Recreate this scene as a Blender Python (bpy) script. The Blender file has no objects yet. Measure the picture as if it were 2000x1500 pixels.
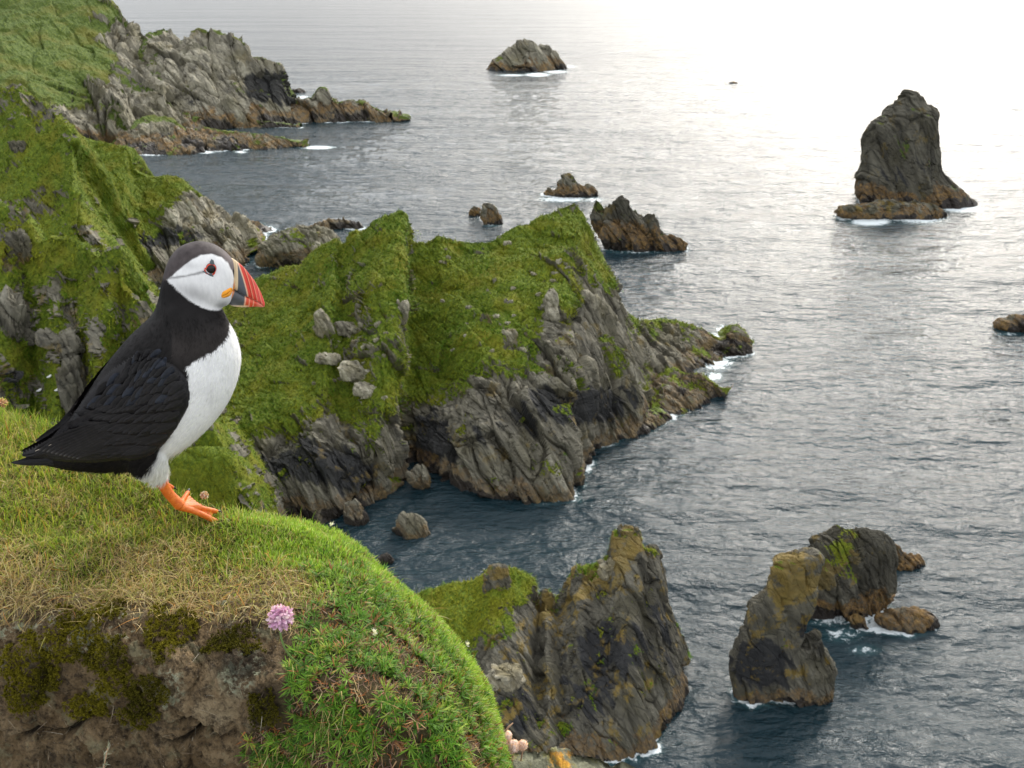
import bpy, math, os
import numpy as np
from mathutils import Vector
from mathutils.bvhtree import BVHTree
from mathutils.kdtree import KDTree
R = math.radians
sc = bpy.context.scene
C = sc.collection
PARTS = 'land,fore,bird'

# ------------------------------------------------------------------ camera, sky, sun
CAMH, PITCH, FP = 60.0, R(23.1), 1900.0
cam = bpy.data.cameras.new('camera'); cam.lens = 34.2; cam.sensor_width = 36
cam.clip_start = 0.02; cam.clip_end = 60000
cam.dof.use_dof = True; cam.dof.focus_distance = 0.93; cam.dof.aperture_fstop = 28
camo = bpy.data.objects.new('camera', cam); C.objects.link(camo)
camo.location = (0, 0, CAMH); camo.rotation_euler = (math.pi/2 - PITCH, 0, 0)
sc.camera = camo
SUN_EL, SUN_AZ = R(33), R(24)          # azimuth measured from +Y towards +X
sdir = Vector((math.sin(SUN_AZ)*math.cos(SUN_EL), math.cos(SUN_AZ)*math.cos(SUN_EL), math.sin(SUN_EL)))
sl = bpy.data.lights.new('sun', 'SUN'); sl.energy = 1.5; sl.angle = R(14); sl.color = (1, .95, .87)
slo = bpy.data.objects.new('sun', sl); C.objects.link(slo)
slo.rotation_euler = sdir.to_track_quat('Z', 'Y').to_euler()
w = bpy.data.worlds.new('World'); sc.world = w; w.use_nodes = True
nt = w.node_tree; nt.nodes.clear()
wo = nt.nodes.new('ShaderNodeOutputWorld'); bg = nt.nodes.new('ShaderNodeBackground')
sky = nt.nodes.new('ShaderNodeTexSky'); sky.sky_type = 'NISHITA'; sky.sun_disc = False
sky.sun_elevation = SUN_EL; sky.sun_rotation = SUN_AZ; sky.air_density = 1.0; sky.dust_density = 4
tc = nt.nodes.new('ShaderNodeTexCoord')
# thin overcast: cloud veil, brighter where the sun stands behind it
dot = nt.nodes.new('ShaderNodeVectorMath'); dot.operation = 'DOT_PRODUCT'
GL = Vector((math.sin(R(23)), math.cos(R(23)), math.tan(R(26)))).normalized()
dot.inputs[1].default_value = GL
nrm = nt.nodes.new('ShaderNodeVectorMath'); nrm.operation = 'NORMALIZE'
nt.links.new(tc.outputs['Generated'], nrm.inputs[0]); nt.links.new(nrm.outputs[0], dot.inputs[0])
gl = nt.nodes.new('ShaderNodeMapRange'); gl.interpolation_type = 'SMOOTHERSTEP'
gl.inputs[1].default_value = .68; gl.inputs[2].default_value = 1.0; gl.inputs[3].default_value = 0; gl.inputs[4].default_value = 1
nt.links.new(dot.outputs['Value'], gl.inputs[0])
cr = nt.nodes.new('ShaderNodeValToRGB')
cr.color_ramp.elements[0].position = 0; cr.color_ramp.elements[0].color = (8.6, 8.8, 9.0, 1)
cr.color_ramp.elements[1].position = 1; cr.color_ramp.elements[1].color = (21.5, 21.0, 20.2, 1)
e = cr.color_ramp.elements.new(.5); e.color = (11.5, 11.7, 12.0, 1)
nt.links.new(gl.outputs[0], cr.inputs[0])
mp = nt.nodes.new('ShaderNodeMapping'); mp.inputs['Scale'].default_value = (1, 1, 3.2)
nz = nt.nodes.new('ShaderNodeTexNoise'); nz.inputs['Scale'].default_value = 2.6; nz.inputs['Detail'].default_value = 6
nt.links.new(nrm.outputs[0], mp.inputs[0]); nt.links.new(mp.outputs[0], nz.inputs['Vector'])
cm = nt.nodes.new('ShaderNodeMapRange'); cm.inputs[1].default_value = .3; cm.inputs[2].default_value = .7
cm.inputs[3].default_value = .72; cm.inputs[4].default_value = 1.25
nt.links.new(nz.outputs['Fac'], cm.inputs[0])
sz = nt.nodes.new('ShaderNodeSeparateXYZ'); nt.links.new(nrm.outputs[0], sz.inputs[0])
eg = nt.nodes.new('ShaderNodeMapRange'); eg.interpolation_type = 'SMOOTHSTEP'
for i_, v_ in enumerate((0.0, .28, .47, 1.0)): eg.inputs[i_+1].default_value = v_
nt.links.new(sz.outputs[2], eg.inputs[0])
me_ = nt.nodes.new('ShaderNodeMath'); me_.operation = 'MULTIPLY'; nt.links.new(cm.outputs[0], me_.inputs[0]); nt.links.new(eg.outputs[0], me_.inputs[1])
mul = nt.nodes.new('ShaderNodeVectorMath'); mul.operation = 'SCALE'
nt.links.new(cr.outputs[0], mul.inputs[0]); nt.links.new(me_.outputs[0], mul.inputs['Scale'])
mx = nt.nodes.new('ShaderNodeMix'); mx.data_type = 'RGBA'; mx.inputs[0].default_value = .8
nt.links.new(sky.outputs[0], mx.inputs[6]); nt.links.new(mul.outputs[0], mx.inputs[7])
nt.links.new(mx.outputs[2], bg.inputs[0]); bg.inputs[1].default_value = .1
nt.links.new(bg.outputs[0], wo.inputs[0])
sc.view_settings.view_transform = 'Standard'; sc.view_settings.look = 'None'
sc.view_settings.exposure = 0.9; sc.view_settings.gamma = 1
sc.cycles.use_denoising = True
sc.cycles.max_bounces = 5; sc.cycles.sample_clamp_indirect = 6

# ------------------------------------------------------------------ helpers
SP, CP = math.sin(PITCH), math.cos(PITCH)
def ray(px, py):
    px = np.asarray(px, float); py = np.asarray(py, float)
    cx = (px-1000)/FP; cy = -(py-750)/FP
    return np.stack([cx, CP + cy*SP, cy*CP - SP], -1)
def atD(px, py, d):                       # at depth along the view axis
    return np.array([0, 0, CAMH]) + ray(px, py)*np.asarray(d, float)[..., None]
def atY(px, py, Y):
    r = ray(px, py); return np.array([0, 0, CAMH]) + r*(np.asarray(Y, float)/r[..., 1])[..., None]
def atZ(px, py, z=0.0):
    r = ray(px, py); return np.array([0, 0, CAMH]) + r*((z-CAMH)/r[..., 2])[..., None]
def toPx(P):
    v = P - np.array([0, 0, CAMH]); d = v[..., 1]*CP - v[..., 2]*SP
    return 1000 + FP*v[..., 0]/d, 750 - FP*(v[..., 1]*SP + v[..., 2]*CP)/d

def _hash(ix, iy, iz, s):
    h = (ix.astype(np.int64)*374761393 + iy.astype(np.int64)*668265263 + iz.astype(np.int64)*1440662683 + s*974634777).astype(np.uint32)
    h ^= h >> np.uint32(13); h *= np.uint32(1274126177); h ^= h >> np.uint32(16)
    h *= np.uint32(2246822519); h ^= h >> np.uint32(15)
    return h
def noise(p, s=0):
    i = np.floor(p).astype(np.int64); f = p - i
    u = f*f*f*(f*(f*6-15)+10); out = np.zeros(p.shape[:-1])
    for dx in (0, 1):
        for dy in (0, 1):
            for dz in (0, 1):
                h = _hash(i[..., 0]+dx, i[..., 1]+dy, i[..., 2]+dz, s)
                g = ((h & 1023)/511.5-1)*(f[..., 0]-dx) + (((h >> 10) & 1023)/511.5-1)*(f[..., 1]-dy) + (((h >> 20) & 1023)/511.5-1)*(f[..., 2]-dz)
                wgt = (u[..., 0] if dx else 1-u[..., 0])*(u[..., 1] if dy else 1-u[..., 1])*(u[..., 2] if dz else 1-u[..., 2])
                out += g*wgt
    return out
def fbm(p, o=4, s=0, gain=.5, ridge=False):
    a = 1.; t = 0.; out = 0.
    for k in range(o):
        n = noise(p*(2.03**k) + 17.3*k, s+k)
        if ridge: n = .5 - np.abs(n)*2
        out = out + a*n; a *= gain
    return out
def cells(q, s=0):
    i = np.floor(q).astype(np.int64); sh = q.shape[:-1]
    b1 = np.full(sh, 9.); b2 = np.full(sh, 9.); rv = np.zeros(sh); pl = np.zeros(sh)
    for dx in (-1, 0, 1):
        for dy in (-1, 0, 1):
            for dz in (-1, 0, 1):
                a, b, c = i[..., 0]+dx, i[..., 1]+dy, i[..., 2]+dz
                h = _hash(a, b, c, s); h2 = _hash(a, b, c, s+51)
                vx = q[..., 0]-(a + (h & 1023)/1023.); vy = q[..., 1]-(b + ((h >> 10) & 1023)/1023.); vz = q[..., 2]-(c + ((h >> 20) & 1023)/1023.)
                d = vx*vx+vy*vy+vz*vz
                plane = vx*((h2 & 255)/127.5-1) + vy*(((h2 >> 8) & 255)/127.5-1) + vz*(((h2 >> 16) & 255)/127.5-1)
                m = d < b1
                b2 = np.where(m, b1, np.minimum(b2, d)); b1 = np.where(m, d, b1)
                rv = np.where(m, (h2 >> 24)/255., rv); pl = np.where(m, plane, pl)
    return rv, pl, np.sqrt(b2)-np.sqrt(b1)
def sstep(a, b, x):
    t = np.clip((x-a)/(b-a), 0, 1); return t*t*(3-2*t)
def rotm(ax, ay, az):
    # columns: long axis of the rock slabs (steep, dipping right), across, thin axis
    from mathutils import Euler
    a = np.array([.46, -.26, -.85]); a /= np.linalg.norm(a); c = np.array([.80, .50, .32]); c -= a*(a@c); c /= np.linalg.norm(c)
    B = np.stack([a, np.cross(c, a), c], 1)
    return np.array(Euler((ax-R(20), ay-R(30), az-R(15))).to_matrix()) @ B
def rockdisp(P, size, amp, strata=(R(20), R(30), R(15)), el=(2.0, 1.05, .5), s=0, o=3):
    M = rotm(*strata); Q = (P @ M)/np.array(el)
    Q = Q + .25*size*np.stack([fbm(P/size*.8, 3, s+k*7) for k in (1, 2, 3)], -1)
    out = 0.; sz = size; a = amp
    for k in range(o):
        rv, pl, ed = cells(Q/sz, s+k*11)
        out = out + a*(.8*(rv-.5) + 1.0*pl - (.38 if k == 0 else .16)*(1-sstep(0, .10, ed)))
        sz /= 2.7; a /= 2.7
    return out + amp*.20*fbm((P @ M)/np.array(el)/size*2.6, 4, s+40, .55)

def mesh(name, V, F, mat, parent=None, loc=None, attrs=None, smooth=True):
    """V (n,3) world coords, F (m,k) int or list of such arrays; one mesh object."""
    V = np.asarray(V, float).reshape(-1, 3)
    Fs = F if isinstance(F, list) else [F]
    if loc is None: loc = np.zeros(3)
    loc = np.asarray(loc, float)
    me = bpy.data.meshes.new(name)
    me.vertices.add(len(V)); me.vertices.foreach_set('co', (V-loc).astype(np.float32).ravel())
    flat = np.concatenate([f.ravel() for f in Fs]); cnt = np.concatenate([np.full(len(f), f.shape[1]) for f in Fs])
    me.loops.add(len(flat)); me.loops.foreach_set('vertex_index', flat.astype(np.int32))
    me.polygons.add(len(cnt)); me.polygons.foreach_set('loop_start', np.concatenate([[0], np.cumsum(cnt)[:-1]]).astype(np.int32))
    me.polygons.foreach_set('loop_total', cnt.astype(np.int32))
    me.polygons.foreach_set('use_smooth', np.full(len(cnt), smooth))
    me.update(calc_edges=True)
    for k, a in (attrs or {}).items():
        a = np.asarray(a, np.float32)
        if a.ndim == 1:
            at = me.attributes.new(k, 'FLOAT', 'POINT'); at.data.foreach_set('value', a)
        else:
            at = me.attributes.new(k, 'FLOAT_COLOR', 'POINT')
            if a.shape[1] == 3: a = np.concatenate([a, np.ones((len(a), 1), np.float32)], 1)
            at.data.foreach_set('color', a.ravel())
    me.materials.append(mat)
    ob = bpy.data.objects.new(name, me); C.objects.link(ob)
    if parent is None: ob.location = loc
    else:
        q = parent; wl = np.zeros(3)
        while q is not None: wl += np.array(q.location); q = q.parent
        ob.parent = parent; ob.location = loc - wl
    return ob
def empty(name, loc):
    o = bpy.data.objects.new(name, None); C.objects.link(o); o.location = loc; o.empty_display_size = .1
    return o
def tag(o, label=None, cat=None, group=None, kind=None):
    if label: o['label'] = label
    if cat: o['category'] = cat
    if group: o['group'] = group
    if kind: o['kind'] = kind
    return o
def gridF(nv, nu, wrap=False, off=0):
    a = np.arange(nv*nu).reshape(nv, nu)
    if wrap: a = np.concatenate([a, a[:, :1]], 1)
    return off + np.stack([a[:-1, :-1], a[1:, :-1], a[1:, 1:], a[:-1, 1:]], -1).reshape(-1, 4)
def gridN(P, wrap=False):
    if wrap: du = np.roll(P, -1, 1)-np.roll(P, 1, 1)
    else: du = np.gradient(P, axis=1)
    dv = np.gradient(P, axis=0); n = np.cross(dv, du)
    return n/(np.linalg.norm(n, axis=-1, keepdims=True)+1e-12)
def cat(xs, ts, n=None, t=None):
    """Catmull-Rom through rows xs (k,...) at parameters 0..k-1, sampled at t."""
    xs = np.asarray(xs, float); k = len(xs)
    if t is None: t = np.linspace(0, k-1, n)
    i = np.clip(np.floor(t).astype(int), 0, k-2); f = (t-i).reshape(-1, *([1]*(xs.ndim-1)))
    p1, p2 = xs[i], xs[i+1]; p0 = xs[np.maximum(i-1, 0)]; p3 = xs[np.minimum(i+2, k-1)]
    return .5*(2*p1 + (p2-p0)*f + (2*p0-5*p1+4*p2-p3)*f*f + (3*p1-p0-3*p2+p3)*f**3)
def lin(xs, t):
    xs = np.asarray(xs, float); k = len(xs)
    i = np.clip(np.floor(t).astype(int), 0, k-2); f = (t-i).reshape(-1, *([1]*(xs.ndim-1)))
    return xs[i]*(1-f)+xs[i+1]*f

# ------------------------------------------------------------------ material helpers
class NT:
    def __init__(s, name):
        s.m = bpy.data.materials.new(name); s.m.use_nodes = True; s.t = s.m.node_tree; s.t.nodes.clear()
        s.out = s.t.nodes.new('ShaderNodeOutputMaterial')
    def n(s, typ, ins=None, **kw):
        nd = s.t.nodes.new('ShaderNode'+typ)
        for k, v in kw.items(): setattr(nd, k, v)
        for k, v in (ins or {}).items(): s.set(nd.inputs[k], v)
        return nd
    def set(s, sock, v):
        if isinstance(v, bpy.types.NodeSocket): s.t.links.new(v, sock)
        elif isinstance(v, (tuple, list)) and sock.type == 'RGBA' and len(v) == 3: sock.default_value = (*v, 1)
        else: sock.default_value = v
    def pos(s): return s.n('NewGeometry').outputs['Position']
    def attr(s, name, col=False):
        a = s.n('Attribute', attribute_name=name); return a.outputs['Color' if col else 'Fac']
    def noise(s, vec, scale, detail=5, rough=.55, dist=0, out='Fac'):
        return s.n('TexNoise', {'Vector': vec, 'Scale': scale, 'Detail': detail, 'Roughness': rough, 'Distortion': dist}).outputs[out]
    def mapt(s, vec, scale, rot):
        return s.n('Mapping', {'Vector': vec, 'Scale': scale, 'Rotation': rot}, vector_type='TEXTURE').outputs[0]
    def vor(s, vec, scale, feature='F1', out='Distance', rand=1):
        return s.n('TexVoronoi', {'Vector': vec, 'Scale': scale, 'Randomness': rand}, feature=feature).outputs[out]
    def map(s, vec, scale=(1, 1, 1), rot=(0, 0, 0)):
        return s.n('Mapping', {'Vector': vec, 'Scale': scale, 'Rotation': rot}).outputs[0]
    def mr(s, x, a, b, c=0., d=1., smooth=True):
        return s.n('MapRange', {0: x, 1: a, 2: b, 3: c, 4: d}, interpolation_type='SMOOTHSTEP' if smooth else 'LINEAR').outputs[0]
    def ma(s, op, a, b=0., c=None, clamp=False):
        ins = {0: a, 1: b}
        if c is not None: ins[2] = c
        return s.n('Math', ins, operation=op, use_clamp=clamp).outputs[0]
    def mix(s, f, a, b, mode='MIX'):
        return s.n('Mix', {0: f, 6: a, 7: b}, data_type='RGBA', blend_type=mode).outputs[2]
    def ramp(s, f, els):
        nd = s.n('ValToRGB', {0: f}); cr = nd.color_ramp
        while len(cr.elements) < len(els): cr.elements.new(.5)
        for e_, (p, c) in zip(cr.elements, els): e_.position = p; e_.color = (*c, 1)
        return nd.outputs[0]
    def bump(s, h, strength, dist, nrm=None):
        ins = {'Height': h, 'Strength': strength, 'Distance': dist}
        if nrm is not None: ins['Normal'] = nrm
        return s.n('Bump', ins).outputs[0]
    def sep(s, v): return s.n('SeparateXYZ', {0: v}).outputs
    def bsdf(s, **ins):
        b = s.n('BsdfPrincipled', ins); s.t.links.new(b.outputs[0], s.out.inputs[0]); return b

def rock_material(name, sc_=1., tone=1., orange=(1., 4.), lichen=.3, band_=.85, green=(.105, .150, .010)):
    """Cliff rock with grass (attribute g), dark patches (attribute d) and shore bands. sc_ = metres scale of detail."""
    m = NT(name); P = m.pos(); z = m.sep(P)[2]
    from mathutils import Matrix
    eu = tuple(Matrix(rotm(R(20), R(30), R(15)).tolist()).to_euler())
    st = m.mapt(P, (5.5*sc_, 1.9*sc_, .75*sc_), eu)
    n1 = m.noise(st, .55, 8, .62); n2 = m.noise(P, .16/sc_, 5, .6); n3 = m.noise(P, 1.6/sc_, 8, .7)
    base = m.ramp(n1, [(.26, (.055*tone, .050*tone, .040*tone)), (.40, (.155*tone, .142*tone, .108*tone)), (.53, (.275*tone, .252*tone, .19*tone)), (.72, (.46*tone, .43*tone, .335*tone))])
    base = m.mix(m.mr(n2, .45, .65, 0, .6), base, (.13*tone, .115*tone, .06*tone))
    crk = m.vor(m.mapt(P, (4.2*sc_, 2.*sc_, 1.1*sc_), eu), .8, 'DISTANCE_TO_EDGE')
    base = m.mix(m.mr(crk, 0, .03, .5, 0), base, (.018, .018, .017))
    base = m.mix(m.mr(n3, .3, .6, .35, 0), base, (.05, .05, .044))
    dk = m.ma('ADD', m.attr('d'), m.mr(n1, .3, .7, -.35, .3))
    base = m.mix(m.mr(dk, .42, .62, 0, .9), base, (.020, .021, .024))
    # yellow lichen
    nl = m.ma('ADD', m.noise(P, .35/sc_, 6, .65), m.mr(m.attr('d'), 0, -1, 0, .16, False))
    base = m.mix(m.mr(nl, .60-.12*lichen, .68-.1*lichen, 0, .8*min(1, lichen*1.5)), base, m.mix(n3, (.30, .17, .02), (.16, .14, .03)))
    # shore bands: orange weed over black wet rock
    zz = m.ma('ADD', z, m.mr(n2, .35, .65, -.9*orange[1]*.5, .9*orange[1]*.5)); zz = m.ma('ADD', zz, m.mr(n1, .3, .7, -.6*sc_, .6*sc_))
    band = m.ma('MULTIPLY', m.mr(zz, orange[0]*.3, orange[0]), m.mr(zz, orange[1]*.7, orange[1], 1, 0))
    base = m.mix(m.ma('MULTIPLY', band, m.mr(n3, .35, .6, band_*.45, band_)), base, m.ramp(n3, [(.35, (.050, .032, .016)), (.5, (.15, .085, .032)), (.65, (.27, .165, .055))]))
    base = m.mix(m.mr(zz, orange[0]*.35, orange[0]*.9, .92, 0), base, (.022, .016, .013))
    # grass
    gf = m.noise(P, 3.2/sc_, 7, .7); gb = m.noise(P, .22/sc_, 4)
    g = m.mr(m.ma('ADD', m.attr('g'), m.mr(gf, .25, .75, -.33, .33)), .42, .58)
    gr, gg, gbl = green
    gcol = m.ramp(gf, [(.28, (gr*.32, gg*.38, gbl*.5)), (.5, (gr, gg, gbl)), (.72, (gr*2.1, gg*1.75, gbl*1.8))])
    gcol = m.mix(m.mr(gb, .45, .7, 0, .6), gcol, (gr*1.9, gg*1.15, gbl*1.1))
    col = m.mix(g, base, gcol)
    h = m.ma('ADD', m.ma('MULTIPLY', n1, .8), m.ma('MULTIPLY', n3, .45))
    h = m.ma('ADD', h, m.mr(crk, 0, .06, -.25, 0)); h = m.mix(g, h, m.ma('MULTIPLY', gf, .8))
    b = m.bump(h, .6, .8*sc_)
    m.bsdf(**{'Base Color': col, 'Roughness': m.mr(zz, 0, orange[0], .45, .9), 'Normal': b, 'Specular IOR Level': .3})
    return m.m

# ------------------------------------------------------------------ land builders
BLOBS = []      # (px, py, rx, ry, which, value)
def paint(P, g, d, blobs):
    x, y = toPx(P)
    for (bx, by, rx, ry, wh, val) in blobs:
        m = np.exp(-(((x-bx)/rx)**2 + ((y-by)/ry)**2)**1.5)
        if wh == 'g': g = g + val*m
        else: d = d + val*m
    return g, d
def patch(cols, nu, nv, size, amp, blobs=(), back=22, p=1.6, s=0, strata=(R(20), R(30), R(15)), gn=.55, gs=5., el=(2.0, 1.05, .5), warp=1., under=-2.5):
    """cols: (crest px, py, Y, base px, py, grass_fraction[, recess m]) -> surface from behind the crest to below the waterline."""
    cols = [tuple(c)+(0,)*(7-len(c)) for c in cols]
    A = np.array(cols, float)
    t = np.linspace(0, len(A)-1, nu); Ai = lin(A, t)*.45 + cat(A, None, t=t)*.55
    base = atZ(Ai[:, 3], Ai[:, 4]); Yb = base[:, 1]
    fr = np.linspace(0, 1, nv)
    rows = []; G = []; gf = Ai[:, 5]
    for f in fr:
        px = Ai[:, 0]*(1-f)+Ai[:, 3]*f; py = Ai[:, 1]*(1-f)+Ai[:, 4]*f
        Y = Yb + (Ai[:, 2]-Yb)*(1-f)**p + Ai[:, 6]*math.sin(math.pi*min(1, f*1.15)) if f < .87 else Yb + (Ai[:, 2]-Yb)*(1-f)**p
        rows.append(atY(px, py, Y)); G.append(sstep(-.12, .12, gf-f))
    cr_ = rows[0]
    nb = max(10, nv//8); bk = []
    for k in range(nb, 0, -1):
        q = k/nb; r_ = cr_.copy(); r_[:, 1] += back*q; r_[:, 2] = cr_[:, 2]*(1-q**1.3) + under*q**1.3; bk.append(r_)
    un = []
    for k in range(1, 6):
        r_ = rows[-1].copy(); r_[:, 2] = under*k/5; r_[:, 1] -= .25*k; un.append(r_)
    Pm = np.array(bk+rows+un); Gm = np.array([G[0]]*nb + G + [G[-1]*0]*5)
    N = gridN(Pm)
    N = N*np.where((N[..., 1:2] > .3) & (np.arange(len(Pm))[:, None, None] > nb), -1, 1) if False else N
    if N[nb+nv//2, nu//2, 1] > 0: N = -N
    lg = fbm(Pm/(size*2.6), 3, s+5)[..., None]*amp*1.0*warp
    Pm = Pm + N*lg
    D1 = rockdisp(Pm, size, amp, strata, el, s)
    P1 = Pm + N*D1[..., None]
    N1 = gridN(P1); N1 = N1*np.sign(np.sum(N1*N, -1, keepdims=True))
    d = np.zeros(Gm.shape)
    g, d = paint(Pm, Gm, d, blobs)
    gm = g + gn*fbm(Pm/gs, 5, s+3, .7)*1.6 + .6*(N1[..., 2]-.45)
    gm = sstep(.38, .62, gm)
    lump = fbm(Pm/(size*.9), 2, s+9)*amp*.55 + fbm(Pm/(size*.11), 3, s+19)*amp*.16
    P2 = Pm + N*(D1*(1-.72*gm) + lump*gm)[..., None]
    F = gridF(*Pm.shape[:2])
    return P2.reshape(-1, 3), F, gm.ravel(), d.ravel()
def ringrock(prof, ratio=.7, nu=150, nv=110, size=5., amp=.8, g=0., blobs=(), s=0, Y=None, strata=(R(20), R(30), R(15)), el=(2.0, 1.05, .5), sq=2.6, lean=0., under=-2.5, cap=.18):
    """prof: (py, x left, x right) from top to visible waterline; closed solid standing in the sea."""
    A = np.array(prof, float); a_b = None
    py_b = A[-1, 0]; front = atZ((A[-1, 1]+A[-1, 2])/2, py_b)
    wpx = max(A[:, 2]-A[:, 1]); Yc = front[1]
    for _ in range(3):
        half = wpx/2*Yc/FP/CP*1.0; Yc = (front[1] + half*ratio) if Y is None else Y
    k = len(A); t = np.linspace(0, k-1, nv); Ai = lin(A, t)*.5+cat(A, None, t=t)*.5
    L = atY(Ai[:, 1], Ai[:, 0], np.full(nv, Yc)); Rr = atY(Ai[:, 2], Ai[:, 0], np.full(nv, Yc))
    c = (L+Rr)/2; a = np.abs(Rr[:, 0]-L[:, 0])/2
    zb = c[-1, 2]
    if zb > 0:   # reach the water
        ex = 14; q = np.linspace(0, 1, ex+1)[1:]
        c2 = np.repeat(c[-1:], ex, 0); c2[:, 2] = zb + (under-zb)*q; a2 = a[-1]*(1+.04*q)
        c = np.concatenate([c, c2]); a = np.concatenate([a, a2])
    c[:, 1] += lean*(c[:, 2])
    n = len(a); b = a*ratio; b = np.minimum(b, np.full(n, np.max(a)*ratio))
    b = np.maximum(b, np.minimum(.25*np.max(a)*ratio, 99)*sstep(0, .12, np.linspace(0, 1, n)))
    th = np.linspace(0, 2*math.pi, nu, endpoint=False)
    ct, st = np.cos(th), np.sin(th); e_ = 2/sq
    X = np.sign(ct)*np.abs(ct)**e_; Yv = np.sign(st)*np.abs(st)**e_
    top = np.linspace(0, 1, 8)[:, None]
    P = np.stack([c[:, 0:1]+a[:, None]*X, c[:, 1:2]+b[:, None]*Yv, np.repeat(c[:, 2:3], nu, 1)], -1)
    capP = np.stack([c[0, 0]+a[0]*X[None]*top, c[0, 1]+b[0]*Yv[None]*top, c[0, 2]+a[0]*cap*(1-top**2)+0*X[None]], -1)
    P = np.concatenate([capP, P[1:]])
    N = gridN(P, True)
    cen = P.mean(1, keepdims=True)
    N = N*np.sign(np.sum((P-cen)*N, -1).mean())
    N[0] = (0, 0, 1)
    P = P + N*(fbm(P/(size*2.2), 3, s+5)*amp*1.3)[..., None]
    D1 = rockdisp(P, size, amp, strata, el, s); D1[0] = D1[0].mean()
    P1 = P + N*D1[..., None]; N1 = gridN(P1, True); N1 = N1*np.sign(np.sum(N1*N, -1, keepdims=True)+1e-9)
    zt = c[0, 2]; fz = np.clip(P[..., 2]/max(zt, .5), 0, 1)
    gg, d = paint(P, np.full(P.shape[:2], float(g))*sstep(.2, .6, fz), np.zeros(P.shape[:2]), blobs)
    gm = sstep(.38, .62, gg + .8*fbm(P/(size*.8), 4, s+3, .6) + .45*(N1[..., 2]-.5)) * (1 if (g or blobs) else 0)
    P1 = P + N*(D1*(1-.5*gm))[..., None]
    P1[0] = P1[0].mean(0)
    return P1.reshape(-1, 3), gridF(P.shape[0], nu, True), gm.ravel(), d.ravel()
def joinp(parts):
    V, F, G, D = [], [], [], []; o = 0
    for v, f, g, d in parts: V.append(v); F.append(f+o); G.append(g); D.append(d); o += len(v)
    return np.concatenate(V), np.concatenate(F), np.concatenate(G), np.concatenate(D)
def land(name, parts, mat, label, catg, kind=None, group=None):
    V, F, G, D = joinp(parts)
    q_ = V[(np.abs(V[:, 2]) < .35)]; WL.extend(q_[::max(1, len(q_)//2500)].tolist())
    loc = np.array([(V[:, 0].min()+V[:, 0].max())/2, (V[:, 1].min()+V[:, 1].max())/2, 0.])
    o = mesh(name, V, F, mat, loc=loc, attrs={'g': G, 'd': D}, smooth=False)
    return tag(o, label, catg, group, kind)

# ------------------------------------------------------------------ plant, tube and outline helpers
rng = np.random.default_rng(7)
def ribbons(P, dirn, up, L, W, bend, nseg=4, taper=1.2, wmid=False):
    """N blades: root P, unit direction dirn, bend direction up, length, width -> V, F, blade index per vertex."""
    n = len(P); dirn = dirn/np.linalg.norm(dirn, axis=1, keepdims=True)
    side = np.cross(dirn, up); side /= np.linalg.norm(side, axis=1, keepdims=True)+1e-9
    V = []; pos = P.copy(); d = dirn.copy()
    for k in range(nseg+1):
        t = k/nseg
        wv = (1-t**taper) if not wmid else (math.sin(math.pi*min(.5+.0*t, 1))*(1-t**2.2)*(.55+.9*t if t < .5 else 1))
        wv = max(wv, .06)
        V.append(pos - side*(W*wv/2)[:, None]); V.append(pos + side*(W*wv/2)[:, None])
        d = d + up*(bend/nseg)[:, None]; d /= np.linalg.norm(d, axis=1, keepdims=True); pos = pos + d*(L/nseg)[:, None]
    V = np.stack(V, 1); m = V.shape[1]
    base = (np.arange(n)*m)[:, None]
    F = np.concatenate([base + np.array([[2*k, 2*k+1, 2*k+3, 2*k+2]]) for k in range(nseg)])
    tt = np.repeat(np.arange(nseg+1)/nseg, 2)
    return V.reshape(-1, 3), F, np.repeat(np.arange(n), m), np.tile(tt, n)
def blade_material(name, transl=.35, rough=.5, spec=.35):
    m = NT(name); c = m.attr('col', True)
    b = m.n('BsdfPrincipled', {'Base Color': c, 'Roughness': rough, 'Specular IOR Level': spec})
    tr = m.n('BsdfTranslucent', {'Color': m.mix(1., c, (1.25, 1.35, .8), 'MULTIPLY')})
    ms = m.n('MixShader', {0: transl, 1: b.outputs[0], 2: tr.outputs[0]})
    m.t.links.new(ms.outputs[0], m.out.inputs[0]); return m.m
def tubeVF(pts, rad, n=10, off=0):
    pts = np.asarray(pts, float); k = len(pts); rad = np.broadcast_to(rad, (k,))
    T = np.gradient(pts, axis=0); T /= np.linalg.norm(T, axis=1, keepdims=True)+1e-12
    a = np.array([.3, .2, .93]); V = []
    for i in range(k):
        s_ = np.cross(T[i], a); s_ /= np.linalg.norm(s_); u_ = np.cross(s_, T[i])
        th = np.linspace(0, 2*math.pi, n, endpoint=False)
        V.append(pts[i] + rad[i]*(np.cos(th)[:, None]*s_+np.sin(th)[:, None]*u_))
    V = np.concatenate(V+[pts[:1], pts[-1:]])
    F = gridF(k, n, True); c0, c1 = k*n, k*n+1
    T3 = np.array([[c0, j, (j+1) % n] for j in range(n)] + [[c1, (k-1)*n+(j+1) % n, (k-1)*n+j] for j in range(n)])
    return V, [F+off, T3+off]
def ball(c, r, nv=10, nu=14, sq=(1, 1, 1)):
    ph = np.linspace(.02, math.pi-.02, nv); th = np.linspace(0, 2*math.pi, nu, endpoint=False)
    X = np.stack([np.sin(ph)[:, None]*np.cos(th), np.sin(ph)[:, None]*np.sin(th), np.cos(ph)[:, None]+0*th], -1)
    return (np.asarray(c)+X*r*np.array(sq)).reshape(-1, 3), gridF(nv, nu, True)
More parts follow.
